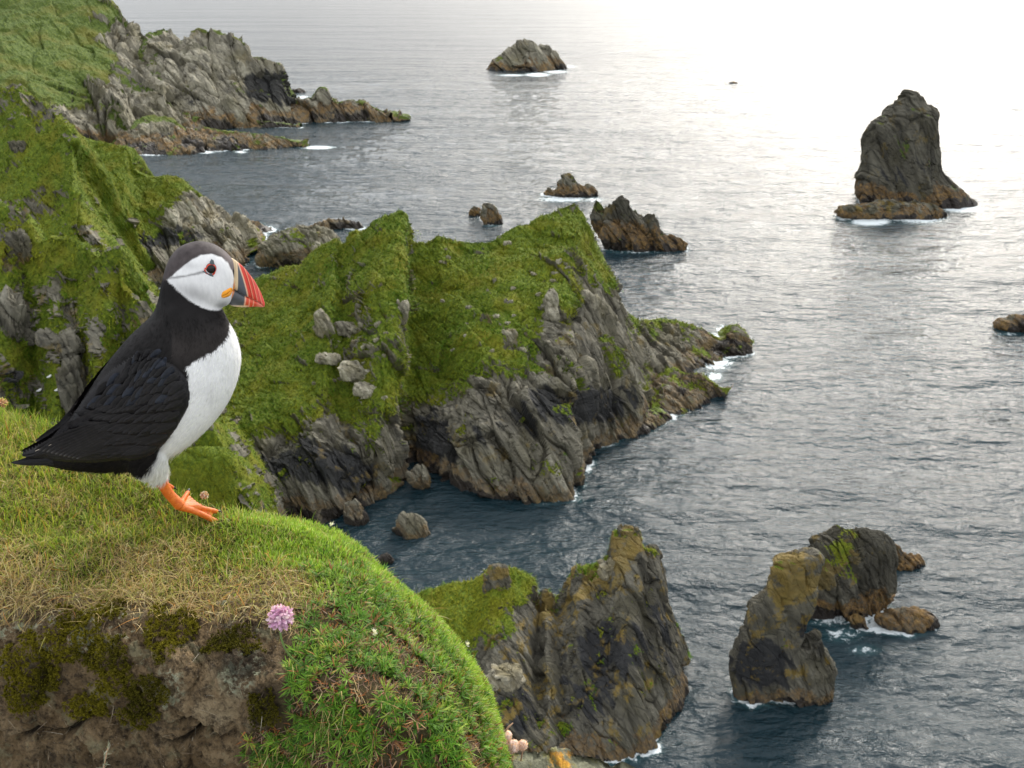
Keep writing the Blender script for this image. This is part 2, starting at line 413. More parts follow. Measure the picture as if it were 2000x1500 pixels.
def inpoly(x, y, poly):
    x = np.asarray(x); y = np.asarray(y); r = np.zeros(x.shape, bool); n = len(poly); j = n-1
    for i in range(n):
        xi, yi = poly[i]; xj, yj = poly[j]
        c = ((yi > y) != (yj > y)) & (x < (xj-xi)*(y-yi)/(yj-yi+1e-12)+xi)
        r ^= c; j = i
    return r
def polydist(x, y, poly):
    """signed distance (px) to polygon, + inside"""
    d = np.full(np.shape(x), 1e9); n = len(poly)
    for i in range(n):
        ax, ay = poly[i]; bx, by = poly[(i+1) % n]; dx, dy = bx-ax, by-ay
        t = np.clip(((x-ax)*dx+(y-ay)*dy)/(dx*dx+dy*dy+1e-12), 0, 1)
        d = np.minimum(d, np.hypot(x-ax-t*dx, y-ay-t*dy))
    return np.where(inpoly(x, y, poly), d, -d)

# ------------------------------------------------------------------ LAND
FOAM = []; WL = []
exec_land = 'land' in PARTS
if exec_land:
    M_far = rock_material('far_rock', 2.6, 1.05, (2.2, 6.5), .15, green=(.085, .125, .020))
    M_mid = rock_material('cliff_rock', 1.3, 1., (1.0, 3.6), .22, .7)
    M_near = rock_material('headland_rock', 1.1, .76, (.8, 2.4), .30, .55)
    M_stack = rock_material('stack_rock', 1.2, .38, (1.3, 5.0), .25, green=(.06, .09, .015))
    M_skerry = rock_material('skerry_rock', .8, .6, (.7, 3.2), .5)
    M_isle = rock_material('island_rock', .7, .30, (.5, 2.2), .35, .9)
    M_tower = rock_material('tower_rock', .65, .44, (.4, 1.6), .5, .6)
    # far hill and far headland
    far = [patch([(-90, -110, 540, -90, 340, .8), (60, -62, 505, 50, 330, .75), (150, -35, 490, 120, 300, .62), (212, 0, 478, 190, 290, .5), (240, 35, 470, 240, 285, .25), (272, 78, 462, 290, 280, .1), (288, 108, 455, 340, 275, .4), (300, 150, 440, 370, 268, .3)],
                 260, 200, 22, 5.0, back=60, p=1.3, s=3, gs=24, gn=.5, blobs=[(60, 60, 110, 70, 'g', .6), (190, 60, 45, 60, 'g', -.5), (250, 70, 30, 50, 'g', -.9), (120, 155, 60, 25, 'd', .8), (110, 185, 60, 20, 'g', .5), (200, 150, 60, 40, 'g', .35)])]
    far.append(patch([(262, 112, 458, 280, 262, .2), (290, 62, 457, 310, 262, .05), (332, 52, 456, 345, 262, 0), (352, 78, 452, 362, 262, 0), (385, 49, 452, 390, 258, 0), (432, 68, 450, 430, 255, 0), (474, 82, 446, 470, 250, 0), (484, 108, 443, 500, 248, 0), (520, 115, 440, 525, 246, 0), (547, 130, 436, 545, 244, 0), (560, 182, 432, 562, 243, 0), (586, 198, 430, 590, 242, 0), (628, 173, 430, 635, 240, 0), (656, 199, 430, 660, 240, 0), (690, 192, 432, 690, 239, 0), (740, 216, 430, 740, 237, 0), (800, 231, 428, 802, 234, 0)],
                     420, 170, 14, 2.8, back=30, p=1.2, s=8, gs=14, gn=.35, blobs=[(512, 168, 34, 34, 'd', 1.2), (560, 170, 25, 35, 'd', .8), (380, 190, 40, 20, 'd', .5), (300, 160, 30, 60, 'g', .35), (600, 205, 50, 16, 'd', .35)]))  # first dark blob paints the cave's shade into the rock colour
    far.append(patch([(215, 288, 362, 218, 298, 0), (262, 240, 375, 262, 302, .1), (300, 226, 378, 300, 303, .1), (335, 232, 376, 335, 302, .1), (362, 250, 372, 370, 300, 0), (400, 246, 375, 400, 297, 0), (470, 258, 370, 465, 293, 0), (540, 266, 366, 540, 290, 0), (600, 281, 362, 600, 285, 0)],
                     260, 60, 8, 1.6, back=18, p=1.2, s=12, gs=9, blobs=[(330, 262, 60, 10, 'd', .5)]))
    far.append(patch([(400, 246, 408, 400, 252, 0), (450, 238, 412, 450, 250, 0), (520, 238, 412, 520, 249, 0), (585, 246, 408, 588, 250, 0)], 120, 26, 7, 1.2, back=14, p=1.2, s=13))
    land('far_headland', far, M_far, 'far green hill running out to a grey rocky point with orange foot at upper left', 'headland', 'structure')
    mid = [patch([(60, 300, 240, 60, 620, .6), (120, 288, 236, 130, 610, .45), (175, 276, 232, 180, 600, .4), (245, 284, 228, 235, 590, .45), (262, 332, 226, 262, 574, .5), (300, 338, 225, 300, 566, .5), (345, 342, 222, 335, 560, .2), (375, 368, 220, 365, 552, 0), (400, 395, 220, 392, 546, -.1), (412, 430, 219, 415, 540, -.1), (450, 434, 217, 446, 530, -.1), (475, 462, 215, 470, 520, -.1), (487, 498, 212, 487, 510, 0)],
                 360, 260, 9, 1.9, back=30, p=1.5, s=21, gs=9, gn=.5, blobs=[(345, 462, 60, 22, 'd', 1.2), (170, 380, 120, 100, 'g', .25), (250, 480, 60, 60, 'd', .6), (200, 400, 70, 50, 'g', .3), (290, 420, 30, 50, 'd', .35), (400, 430, 50, 50, 'd', -.3)])]  # first dark blob is the sea cave's darkness, painted on without a hollow
    land('cliff', mid, M_mid, 'middle cliff ending in a pale grey snout above a sea cave painted as a dark patch', 'cliff', 'structure')
    near = [patch([(-90, 130, 195, -90, 820, .97), (0, 170, 184, -30, 810, .85), (60, 186, 179, 40, 810, .97), (108, 222, 175, 90, 800, .97), (138, 252, 171, 130, 800, .97), (146, 282, 168, 160, 800, .97), (124, 318, 165, 190, 790, .97), (140, 380, 160, 220, 780, .97), (162, 432, 156, 240, 780, .97), (200, 482, 152, 262, 780, .97), (235, 552, 148, 290, 790, .97), (300, 640, 144, 330, 800, .97)],
                 360, 300, 8, 1.4, back=30, p=1.25, s=31, gs=7, gn=.55, blobs=[(60, 330, 60, 70, 'g', .3), (60, 400, 400, 400, 'g', .38)]),
            patch([(-90, 360, 110, -90, 1240, .97), (0, 402, 106, -10, 1230, .97, -2), (48, 418, 105, 40, 1220, .97, 2), (72, 470, 103, 70, 1210, .97, 3), (112, 462, 103, 110, 1200, .97, -1), (150, 468, 102, 150, 1200, .97, 2), (190, 498, 99, 190, 1190, .97, -1), (232, 485, 99, 225, 1180, .97, 2), (240, 552, 98, 250, 1180, .97, 3), (285, 600, 96, 290, 1170, .97, 0), (330, 690, 95, 340, 1160, .97, 1), (390, 790, 93, 400, 1150, .97, 0), (440, 880, 91, 445, 1140, .97), (480, 960, 89, 485, 1130, .97), (510, 1060, 89, 512, 1126, .2), (530, 1118, 88, 530, 1128, 0)],
                  420, 420, 5, 1.0, back=20, p=1.3, s=41, gs=4, gn=.6, el=(2.2, 1, .6), blobs=[(150, 700, 500, 500, 'g', .36), (30, 500, 30, 40, 'g', -.6), (20, 760, 50, 30, 'g', -.6), (10, 750, 60, 40, 'd', .7), (30, 620, 25, 60, 'g', -.45), (140, 640, 30, 60, 'g', -.4), (160, 760, 25, 60, 'g', -.5), (100, 560, 25, 50, 'g', -.35), (230, 620, 14, 60, 'g', -.4), (440, 1000, 60, 60, 'g', -.6)])]
    M_ledge = rock_material('ledge_rock', 1.1, .62, (1.0, 3.0), .35, .6, green=(.105, .150, .010))
    land('near_cliff', near, M_ledge, 'near cliff of green ledges and grey ribs falling behind the puffin', 'cliff', 'structure')
    # central headland
    cen = [patch([(230, 575, 168, 240, 1080, .9), (320, 576, 162, 330, 1070, .8), (430, 586, 152, 425, 1045, .75), (508, 549, 149, 500, 1018, .62), (590, 514, 146, 560, 1010, .66), (652, 464, 144, 620, 1012, .66, 1), (667, 474, 144, 680, 1002, .66, 3.5), (700, 446, 144, 712, 992, .66, 1), (742, 425, 143, 742, 986, .66, -1), (792, 421, 143, 772, 962, .7, -1), (806, 470, 145, 795, 905, .72, 4.), (868, 460, 147, 858, 942, .62, 4), (905, 468, 148, 905, 968, .55, 0), (960, 462, 148, 965, 981, .5, -1.5), (1040, 430, 150, 1050, 978, .44, 0), (1105, 395, 152, 1120, 965, .42), (1132, 396, 153, 1146, 900, .4), (1158, 445, 151, 1190, 866, .3), (1190, 520, 149, 1215, 856, .2), (1205, 560, 148, 1235, 848, .12), (1203, 600, 146, 1250, 840, 0)],
                 640, 500, 6.5, 1.6, back=26, p=1.75, s=51, gs=6, gn=.52,
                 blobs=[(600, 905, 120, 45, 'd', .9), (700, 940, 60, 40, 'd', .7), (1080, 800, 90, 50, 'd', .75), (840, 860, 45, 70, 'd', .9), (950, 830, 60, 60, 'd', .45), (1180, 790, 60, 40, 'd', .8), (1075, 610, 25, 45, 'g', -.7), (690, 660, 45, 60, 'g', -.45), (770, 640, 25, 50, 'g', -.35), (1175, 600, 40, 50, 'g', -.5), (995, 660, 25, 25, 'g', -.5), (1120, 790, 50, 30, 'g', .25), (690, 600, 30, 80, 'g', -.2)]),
           patch([(1150, 640, 140, 1180, 870, 0), (1178, 600, 143, 1215, 856, .1), (1208, 592, 146, 1242, 840, 0), (1240, 622, 150, 1262, 820, 0), (1290, 626, 158, 1300, 770, 0), (1340, 632, 160, 1345, 735, 0), (1385, 652, 160, 1378, 720, 0), (1410, 660, 160, 1400, 708, 0), (1436, 641, 160, 1430, 698, 0), (1466, 676, 156, 1467, 688, 0)],
                 300, 170, 4.5, 1.0, back=12, p=1.35, s=61, blobs=[(1190, 720, 50, 60, 'd', .35), (1250, 640, 60, 30, 'g', .25)]),
           patch([(1200, 740, 136, 1200, 868, 0), (1245, 745, 138, 1250, 846, 0), (1300, 712, 143, 1300, 826, 0), (1345, 732, 140, 1345, 806, 0), (1385, 742, 137, 1378, 790, 0), (1422, 766, 134, 1424, 772, 0)],
                 240, 110, 3.5, .8, back=10, p=1.3, s=67, blobs=[(1260, 790, 50, 25, 'g', .3)])]
    land('headland', cen, M_near, 'steep green headland with grey and black sea cliffs behind the puffin', 'headland', 'structure')
    # near jagged stack at the bottom
    tw = [patch([(690, 1262, 79, 700, 1300, 0), (735, 1226, 78.5, 745, 1480, .3), (770, 1190, 78, 780, 1500, .5), (820, 1160, 78, 830, 1520, .45), (868, 1140, 78, 870, 1530, .4), (925, 1134, 78, 920, 1530, .3, .5), (962, 1106, 78, 955, 1525, .3), (1005, 1110, 78, 990, 1520, .22), (1040, 1128, 78, 1025, 1510, .1, .6), (1052, 1165, 77.5, 1050, 1505, 0, 1.2), (1066, 1153, 77, 1075, 1500, 0), (1088, 1168, 77, 1105, 1495, 0, .8), (1128, 1112, 77, 1140, 1490, 0, -.4), (1155, 1108, 77, 1170, 1488, 0, .2), (1183, 1090, 76.5, 1200, 1486, 0, .5), (1200, 1036, 76.5, 1225, 1482, 0, -.3), (1246, 1031, 76, 1255, 1470, 0), (1256, 1072, 75.5, 1275, 1455, 0, .6), (1280, 1076, 75, 1300, 1430, 0), (1298, 1150, 74.5, 1318, 1405, 0), (1325, 1230, 73.5, 1332, 1380, 0), (1346, 1290, 72.5, 1342, 1355, 0)],
                 520, 400, 3.4, .50, back=6, p=1.35, s=71, gs=2.6, gn=.4, el=(2.8, 1.1, .6), warp=.5, under=-2,
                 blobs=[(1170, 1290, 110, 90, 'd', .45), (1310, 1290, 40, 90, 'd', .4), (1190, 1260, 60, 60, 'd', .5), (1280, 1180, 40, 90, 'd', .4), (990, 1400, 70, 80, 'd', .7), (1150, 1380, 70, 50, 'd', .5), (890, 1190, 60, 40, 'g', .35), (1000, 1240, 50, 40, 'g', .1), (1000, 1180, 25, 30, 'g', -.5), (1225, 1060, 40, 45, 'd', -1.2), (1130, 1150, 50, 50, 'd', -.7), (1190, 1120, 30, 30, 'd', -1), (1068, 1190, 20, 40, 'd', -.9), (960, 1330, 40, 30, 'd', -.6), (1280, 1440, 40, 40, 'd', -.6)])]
    for pr, q in (([(1031, 1206, 1246), (1046, 1202, 1250), (1076, 1194, 1256), (1120, 1186, 1262), (1190, 1170, 1275)], 1), ([(1069, 1262, 1280), (1090, 1256, 1290), (1130, 1250, 1298), (1200, 1240, 1312)], 2), ([(1152, 1060, 1070), (1170, 1055, 1078), (1210, 1048, 1090), (1280, 1040, 1100)], 3), ([(1104, 960, 984), (1112, 955, 992), (1150, 945, 1004)], 4)):
        tw.append(ringrock(pr, .6, 120, 90, 1.6, .22, 0, [(1225, 1060, 40, 45, 'd', -1.2), (1068, 1190, 20, 40, 'd', -.9), (970, 1120, 40, 20, 'd', -1)], 170+q, Y=76, sq=3.2, el=(2.4, 1, .6), cap=.03))
    land('rock_tower', tw, M_tower, 'large jagged yellow-topped sea crag at the bottom, grassy on its left shoulder', 'sea crag')
    # stacks and rocks
    def rk(name, parts, mat, label, catg='rock', group=None): return land(name, parts, mat, label, catg, group=group)
    rk('sea_stack', [ringrock([(177, 1766, 1794), (186, 1760, 1804), (196, 1750, 1811), (217, 1722, 1828), (236, 1706, 1826), (274, 1689, 1826), (305, 1685, 1829), (332, 1683, 1836), (360, 1670, 1864), (385, 1667, 1890), (408, 1692, 1914)], .62, 220, 170, 9, 1.2, .08, [(1760, 340, 60, 50, 'd', .4), (1775, 290, 22, 30, 'g', .3)], 81)],
       M_stack, 'tall blunt dark sea stack standing alone in the bright water at right', 'sea stack')
    rk('sea_reef', [ringrock([(392, 1770, 1800), (396, 1700, 1822), (404, 1640, 1836), (416, 1630, 1848), (430, 1650, 1846)], .22, 160, 50, 4, .7, 0, [], 83)],
       M_skerry, 'low brown reef in the foam at the foot of the tall sea stack', 'reef')
    rk('sea_islet', [ringrock([(76, 1012, 1030), (84, 1002, 1046), (95, 988, 1056), (108, 972, 1066), (122, 958, 1080), (140, 946, 1092)], .5, 180, 100, 16, 2.2, .05, [(960, 115, 25, 12, 'g', .5)], 85),
                     ringrock([(90, 1062, 1072), (98, 1050, 1086), (112, 1040, 1094), (126, 1030, 1104), (137, 1020, 1110)], .5, 140, 80, 12, 1.7, 0, [], 86)],
       M_far, 'small rugged twin-peaked islet far out near the top of the sea', 'islet')
    rk('sea_rock', [ringrock([(346, 1106, 1112), (356, 1094, 1128), (366, 1080, 1152), (376, 1066, 1166), (386, 1070, 1166)], .5, 140, 70, 5, 1.1, .1, [], 87)],
       M_skerry, 'peaked orange-brown rock in foam just behind the top of the green headland')
    rk('sea_rock', [ringrock([(382, 1208, 1216), (390, 1196, 1226), (405, 1182, 1244), (420, 1176, 1260), (440, 1170, 1284), (460, 1172, 1300), (474, 1180, 1310), (490, 1196, 1318)], .55, 200, 130, 6, 1.3, .1, [(1230, 450, 40, 30, 'd', .4)], 89),
                    ringrock([(388, 1160, 1168), (400, 1153, 1180), (425, 1150, 1196), (455, 1166, 1210), (480, 1190, 1230)], .6, 130, 90, 5, .9, .3, [(1168, 398, 14, 14, 'g', .6), (1170, 450, 30, 30, 'd', .5)], 90),
                    ringrock([(462, 1290, 1312), (470, 1270, 1330), (480, 1250, 1340), (490, 1230, 1338)], .4, 130, 40, 4, .7, 0, [], 91)],
       M_stack, 'broad grey sea rock sloping down right to an orange shelf, beyond the headland', 'sea rock')
    rk('sea_rock', [ringrock([(398, 948, 960), (404, 942, 972), (420, 941, 980), (438, 943, 984)], .6, 90, 60, 3.5, .5, .2, [], 93)],
       M_skerry, 'blocky dark rock poking up behind the headland ridge, larger of a close pair', group='pair of small rocks')
    rk('sea_rock', [ringrock([(405, 924, 934), (412, 919, 940), (423, 916, 942)], .6, 80, 40, 2.5, .5, 0, [], 94)],
       M_skerry, 'small low brown rock touching the left side of the blocky dark rock', group='pair of small rocks')
    rk('rock_shelf', [ringrock([(452, 560, 590), (462, 540, 640), (480, 512, 660), (500, 502, 640), (528, 504, 590)], .6, 180, 90, 6, 1.1, .1, [(575, 470, 18, 12, 'g', .3)], 95)],
       M_mid, 'flat pale rock shelf between the grey snout and the headland', 'rock shelf')
    rk('rock_shelf', [ringrock([(428, 650, 680), (434, 610, 700), (442, 590, 712), (450, 580, 720)], .25, 160, 50, 5, .9, 0, [], 96)],
       M_mid, 'low brown reef behind a small tidal pool, beside the headland crest', 'rock shelf')
    rk('sea_rock', [ringrock([(619, 1972, 2010), (626, 1950, 2030), (636, 1944, 2040), (650, 1960, 2040)], .5, 100, 50, 3, .5, 0, [], 97)],
       M_skerry, 'low dark rock cut by the right edge of the picture')
    rk('sea_rock', [ringrock([(161, 1424, 1436), (164, 1418, 1442)], .5, 60, 20, 5, .5, 0, [], 98)],
       M_skerry, 'tiny dark rock awash far out to the left of the tall stack')
    rk('sea_rock', [ringrock([(175, 570, 592), (181, 556, 606)], .4, 60, 20, 5, .7, 0, [], 99)],
       M_far, 'low flat rock awash just beyond the far rocky point')
    rk('leaning_stack', [ringrock([(1084, 1528, 1600), (1092, 1510, 1600), (1100, 1506, 1598), (1118, 1508, 1598), (1150, 1500, 1592), (1168, 1486, 1588), (1186, 1464, 1584), (1210, 1458, 1572), (1240, 1448, 1566), (1262, 1440, 1562), (1290, 1428, 1566), (1330, 1424, 1560), (1375, 1436, 1540)], .42, 200, 240, 3.6, .34, .0, [(1490, 1290, 60, 45, 'd', .9), (1570, 1220, 22, 30, 'd', .8), (1550, 1120, 60, 70, 'd', -1.0), (1500, 1190, 50, 40, 'd', -.5), (1545, 1340, 60, 30, 'd', .3), (1470, 1310, 50, 60, 'd', .5)], 101, el=(2.2, 1, .6), sq=4.5, cap=.03),
                         ringrock([(1236, 1575, 1598), (1250, 1560, 1606), (1275, 1550, 1612), (1300, 1540, 1636), (1330, 1530, 1622), (1362, 1520, 1618), (1376, 1480, 1570)], .6, 170, 110, 2.6, .45, 0, [], 103)],
       M_tower, 'tall leaning rock pillar with a slab cap and yellow-green lichen at lower right', 'sea stack')
    rk('sea_rock', [ringrock([(1034, 1660, 1700), (1044, 1628, 1728), (1060, 1590, 1742), (1085, 1570, 1752), (1120, 1562, 1750), (1160, 1564, 1738), (1203, 1568, 1716)], .45, 220, 140, 4.2, .85, .15, [(1665, 1100, 26, 40, 'd', -1.3), (1610, 1130, 25, 30, 'd', -.7), (1700, 1060, 60, 20, 'd', .3), (1640, 1070, 25, 15, 'g', .5)], 105),
                    ringrock([(1068, 1722, 1750), (1080, 1715, 1778), (1096, 1700, 1798), (1118, 1690, 1802)], .5, 120, 60, 3, .6, 0, [], 106)],
       M_isle, 'long orange-streaked rock island behind the leaning pillar', 'rock island')
    rk('sea_rock', [ringrock([(1195, 1730, 1790), (1202, 1712, 1824), (1214, 1708, 1838), (1232, 1730, 1838)], .38, 140, 60, 2.2, .3, 0, [], 107)],
       M_skerry, 'flat oblong brown rock awash to the right of the leaning pillar')
    rk('sea_rock', [ringrock([(1198, 1668, 1680), (1206, 1660, 1690), (1224, 1664, 1694)], .5, 80, 40, 1.5, .25, 0, [], 108)],
       M_skerry, 'little dark rock between the leaning pillar and the oblong rock')
    rk('boulder', [ringrock([(1004, 786, 806), (1010, 776, 818), (1024, 768, 832), (1040, 769, 836), (1054, 784, 832)], .6, 120, 60, 2.6, .38, 0, [], 109)],
       M_near, 'pale round boulder standing in dark water under the headland', 'boulder')
    rk('boulder', [ringrock([(1085, 745, 765), (1092, 738, 774), (1104, 742, 768)], .6, 80, 40, 1.6, .25, 0, [], 110)],
       M_near, 'small pinkish boulder in the water beside the mound edge', 'boulder')
    rk('boulder', [ringrock([(975, 678, 690), (984, 668, 704), (1005, 664, 718), (1028, 672, 722)], .6, 110, 60, 2.4, .45, 0, [], 111)],
       M_near, 'rounded boulder at the water line at the left foot of the headland', 'boulder')
    rk('boulder', [ringrock([(910, 812, 830), (925, 796, 838), (945, 806, 842), (958, 820, 838)], .5, 90, 50, 2, .4, 0, [], 112)],
       M_near, 'leaning boulder with orange top in the mouth of the dark gully', 'boulder')
    MOSSY = ringrock([(876, 372, 420), (884, 345, 444), (905, 325, 458), (940, 310, 466), (985, 300, 470), (1060, 300, 474), (1150, 295, 480)], .6, 150, 110, 4, .5, 1.3, [], 113)
    rk('mossy_rock', [MOSSY],
       M_mid, 'bright green moss-covered boulder behind the puffin foot', 'boulder')
    rr_ = np.random.default_rng(5)
    def tree_of(parts):
        V, F, G, D = joinp(parts); V = V-np.array([0, 100, 0]); T = np.concatenate([F[:, :3], F[:, [0, 2, 3]]])
        return BVHTree.FromPolygons(V.tolist(), T.tolist()), V, F, G
    TR = {k: tree_of(p_) for k, p_ in (('cen', cen), ('near', near), ('mid', mid), ('tw', tw[:1]), ('moss', [MOSSY]))}
    def hit(px, py, key):
        d = ray(px, py); h = TR[key][0].ray_cast(Vector((0, -100, CAMH)), Vector(d).normalized())
        return None if h[0] is None else (np.array(h[0])+np.array([0, 100, 0]), np.array(h[1]))
    def stone(name, px, py, wpx, hpx, key, mat, label, catg, group=None, sd=0, n=64, rot=0., kind=None):
        h = hit(px, py, key)
        if h is None: return
        P0 = h[0]; s_ = np.linalg.norm(P0-np.array([0, 0, CAMH]))/FP; a_, c_ = wpx/2*s_, hpx/2*s_
        V, F = ball((0, 0, 0), 1., n//2, n, (1, 1, 1)); V = np.sign(V)*np.abs(V)**.62
        V = V*np.array([a_, max(a_, c_)*.6, c_]); nn = V/(np.linalg.norm(V, axis=1, keepdims=True))
        V = V + nn*(rockdisp(V+sd*31., max(a_, c_)*1.3, max(a_, c_)*.30, s=400+sd))[:, None]
        ca, sa = math.cos(rot), math.sin(rot); V = V @ np.array([[ca, 0, -sa], [0, 1, 0], [sa, 0, ca]]) + P0 + np.array([0, .1*a_, 0])
        o = mesh(name, V, F, mat, loc=P0-np.array([0, 0, c_]), attrs={'g': np.zeros(len(V)), 'd': np.zeros(len(V))-(.9 if 'lichen' in label else .0)}, smooth=False)
        return tag(o, label, catg, group, kind)
    M_slab = rock_material('slab_rock', .5, 1.25, (.3, .5), .12)
    for (bx, by, bw, bh, rt, lab) in [(688, 648, 66, 34, .35, 'big pale slab, upper of the two on the green headland slope'), (703, 728, 74, 30, .12, 'big pale slab, lower of the two on the green headland slope'), (640, 702, 46, 20, .1, 'narrow grey slab left of the two big pale slabs'),
                                      (996, 662, 32, 38, 0, 'block with yellow lichen on the right of the green slope'), (632, 640, 26, 60, -.3, 'upright grey slab beside the gully of the green slope'), (1078, 600, 30, 66, -.15, 'tall pale grey slab high on the right of the green slope'),
                                      (786, 610, 24, 50, .2, 'pointed grey block in the middle gully of the green slope'), (722, 765, 70, 26, .15, 'flat grey slab at the bottom of the green slope'), (1150, 590, 44, 40, .5, 'grey block set in the right edge of the headland')]:
        stone('boulder', bx, by, bw, bh, 'cen', M_slab, lab, 'boulder', None, int(bx) % 17, rot=rt)
    for k_ in range(46):
        px, py = (rr_.uniform(600, 760), rr_.uniform(590, 780)) if k_ < 18 else (rr_.uniform(860, 1120), rr_.uniform(450, 700))
        stone('stone', px, py, rr_.uniform(6, 17), rr_.uniform(4, 10), 'cen', M_slab, 'small grey stone among the pale slabs on the left of the green headland slope' if k_ < 18 else 'small grey stone scattered in the grass right of the gully on the headland', 'stone', 'small stones by the pale slabs' if k_ < 18 else 'small stones right of the gully', k_, 24, rr_.uniform(-.4, .4))
    for (bx, by, bw, bh, rt, lab) in [(112, 668, 74, 32, .2, 'flat overhanging grey slab on the near cliff left of the puffin back'), (38, 478, 46, 54, 0, 'knobbly grey block high on the near cliff at the left edge'), (20, 620, 34, 90, .1, 'upright grey rib on the near cliff at the left edge'), (146, 770, 34, 130, 0, 'tall grey pillar of rock behind the puffin wing')]:
        stone('boulder', bx, by, bw, bh, 'near', M_ledge, lab, 'boulder', None, int(bx) % 13, rot=rt)
    stone('boulder', 33, 288, 26, 22, 'near', M_ledge, 'rounded grey boulder in the grass high at the left edge', 'boulder', None, 3)
    stone('boulder', 1192, 1112, 54, 34, 'tw', M_slab, 'pale wedge block with yellow lichen perched on the jagged crag', 'boulder', None, 8, rot=-.4)
    stone('boulder', 985, 1325, 84, 44, 'tw', M_slab, 'broad block with yellow lichen low on the left of the jagged crag', 'boulder', None, 9, rot=-.3)
    m = NT('gull_white'); m.bsdf(**{'Base Color': m.mix(m.mr(m.sep(m.n('TexCoord').outputs['Object'])[2], .05, .12), (.75, .76, .78), (.8, .8, .8)), 'Roughness': .7}); M_gull = m.m
    for (bx, by) in [(98, 738), (131, 734), (78, 765), (113, 764), (131, 748)]:
        h = hit(bx, by, 'near')
        if h is None: continue
        P0 = h[0]+np.array([0, -.15, .1]); V, F = tubeVF(cat(np.array([[-.30, 0, .02], [-.12, 0, .06], [.06, 0, .12], [.16, 0, .22], [.24, 0, .26], [.33, 0, .24]]), None, t=np.linspace(0, 5, 20)), np.interp(np.linspace(0, 1, 20), [0, .2, .45, .65, .8, .93, 1], [.02, .09, .13, .09, .075, .04, .01]), 10)
        o = mesh('gull', V+P0, F, M_gull, loc=P0); tag(o, 'tiny white gull sitting on the green ledges of the near cliff', 'seabird', 'gulls on the near cliff')
    # rough grass on the slopes
    def tufts(keys, n, L, name, label):
        Vs, Fs, Cs, o_ = [], [], [], 0
        for key, share in keys:
            _, V, F, G = TR[key]; V = V+np.array([0, 100, 0]); gq = G[F].mean(1); a0, a1, a2 = V[F[:, 0]], V[F[:, 1]], V[F[:, 3]]
            nrm_ = np.cross(a1-a0, a2-a0); ar = np.linalg.norm(nrm_, axis=1); nrm_ /= ar[:, None]+1e-9; cen_ = a0
            fac = np.sum(nrm_*(cen_-np.array([0, 0, CAMH])), 1); nrm_ = np.where(fac[:, None] > 0, -nrm_, nrm_); vis = np.abs(fac)/np.linalg.norm(cen_-np.array([0, 0, CAMH]), axis=1)
            wg = ar*(gq > .55)*(cen_[:, 2] > 1); cs = np.cumsum(wg); k = np.clip(np.searchsorted(cs, rr_.random(int(n*share))*cs[-1]), 0, len(F)-1); u, v = rr_.random((2, len(k), 1))
            P = a0[k]+(a1-a0)[k]*u+(a2-a0)[k]*v; nn = len(P)
            t1, t2 = fbm(P/6, 3, 71), fbm(P/1.2, 2, 72); hue = np.clip(.5+1.7*t1+.8*t2+rr_.normal(0, .18, nn), 0, 1)[:, None]
            c_ = np.array([.070, .145, .008])*(1-hue)+np.array([.21, .225, .016])*hue; c_ = c_*rr_.uniform(.65, 1.35, (nn, 1))
            V1, F1, I1, T1 = ribbons(P, nrm_[k]*.55+np.array([0, -.1, .25])+rr_.normal(0, .4, (nn, 3)), np.tile([0, -.2, -1.], (nn, 1)), rr_.uniform(.5, 1.2, nn)*L, rr_.uniform(.12, .26, nn)*L, rr_.uniform(.4, 1.6, nn), nseg=2, taper=1.5)
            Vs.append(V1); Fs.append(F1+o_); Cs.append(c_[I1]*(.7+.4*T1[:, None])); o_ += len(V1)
        m = NT('hill_grass'); m.bsdf(**{'Base Color': m.attr('col', True), 'Roughness': .8, 'Specular IOR Level': .1})
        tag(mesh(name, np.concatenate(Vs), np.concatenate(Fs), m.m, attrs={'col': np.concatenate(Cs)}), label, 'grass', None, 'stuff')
    tufts([('cen', .5), ('near', .33), ('mid', .17)], 210000, .62, 'cliff_grass', 'rough green grass covering the cliff ledges and headland slopes')
    tufts([('tw', 1.)], 18000, .42, 'crag_grass', 'green grass on the left shoulder of the jagged crag')
    tufts([('moss', 1.)], 16000, .28, 'boulder_moss', 'bright green moss covering the boulder behind the puffin foot')
    # sea
    def sea():
        nr, na = 1050, 820
        r = 34*np.exp(np.linspace(0, 1, nr)*math.log(900/34)); r = np.concatenate([[2, 15], r, 900*np.exp(np.linspace(0, 1, 60)[1:]*math.log(40000/900))])
        an = np.concatenate([np.linspace(-R(100), -R(36), 12)[:-1], np.linspace(-R(36), R(36), na), np.linspace(R(36), R(100), 12)[1:]])
        RR, AA = np.meshgrid(r, an, indexing='ij')
        X = RR*np.sin(AA); Y = RR*np.cos(AA); P = np.stack([X, Y, 0*X], -1)
        def wave(dirdeg, L, st, s):
            a = R(dirdeg); u = X*math.sin(a)+Y*math.cos(a); v = X*math.cos(a)-Y*math.sin(a)
            return noise(np.stack([u/L, v/(L*st), 0*u+s*3.1], -1), s)
        h = .60*wave(12, 11, 3.2, 1) + .34*wave(-18, 5.2, 2.6, 2) + .22*wave(28, 2.8, 2.2, 3) + .12*wave(-8, 1.5, 2, 4) + .06*wave(15, .8, 1.6, 5)
        damp = sstep(30, 50, RR)*(1-sstep(500, 850, RR)); P[..., 2] = h*damp
        px, py = toPx(P + np.array([0, 0, 0])); fo = np.zeros(X.shape)
        for (fx, fy, rx, ry, v) in FOAMS:
            fo = np.maximum(fo, v*np.exp(-(((px-fx)/rx)**2+((py-fy)/ry)**2)))
        kd = KDTree(len(WL))
        for i_, p_ in enumerate(WL): kd.insert((p_[0], p_[1], 0), i_)
        kd.balance(); inf = (px > -20) & (px < 2020) & (py > -10) & (py < 1520) & (RR < 650) & (RR > 40)
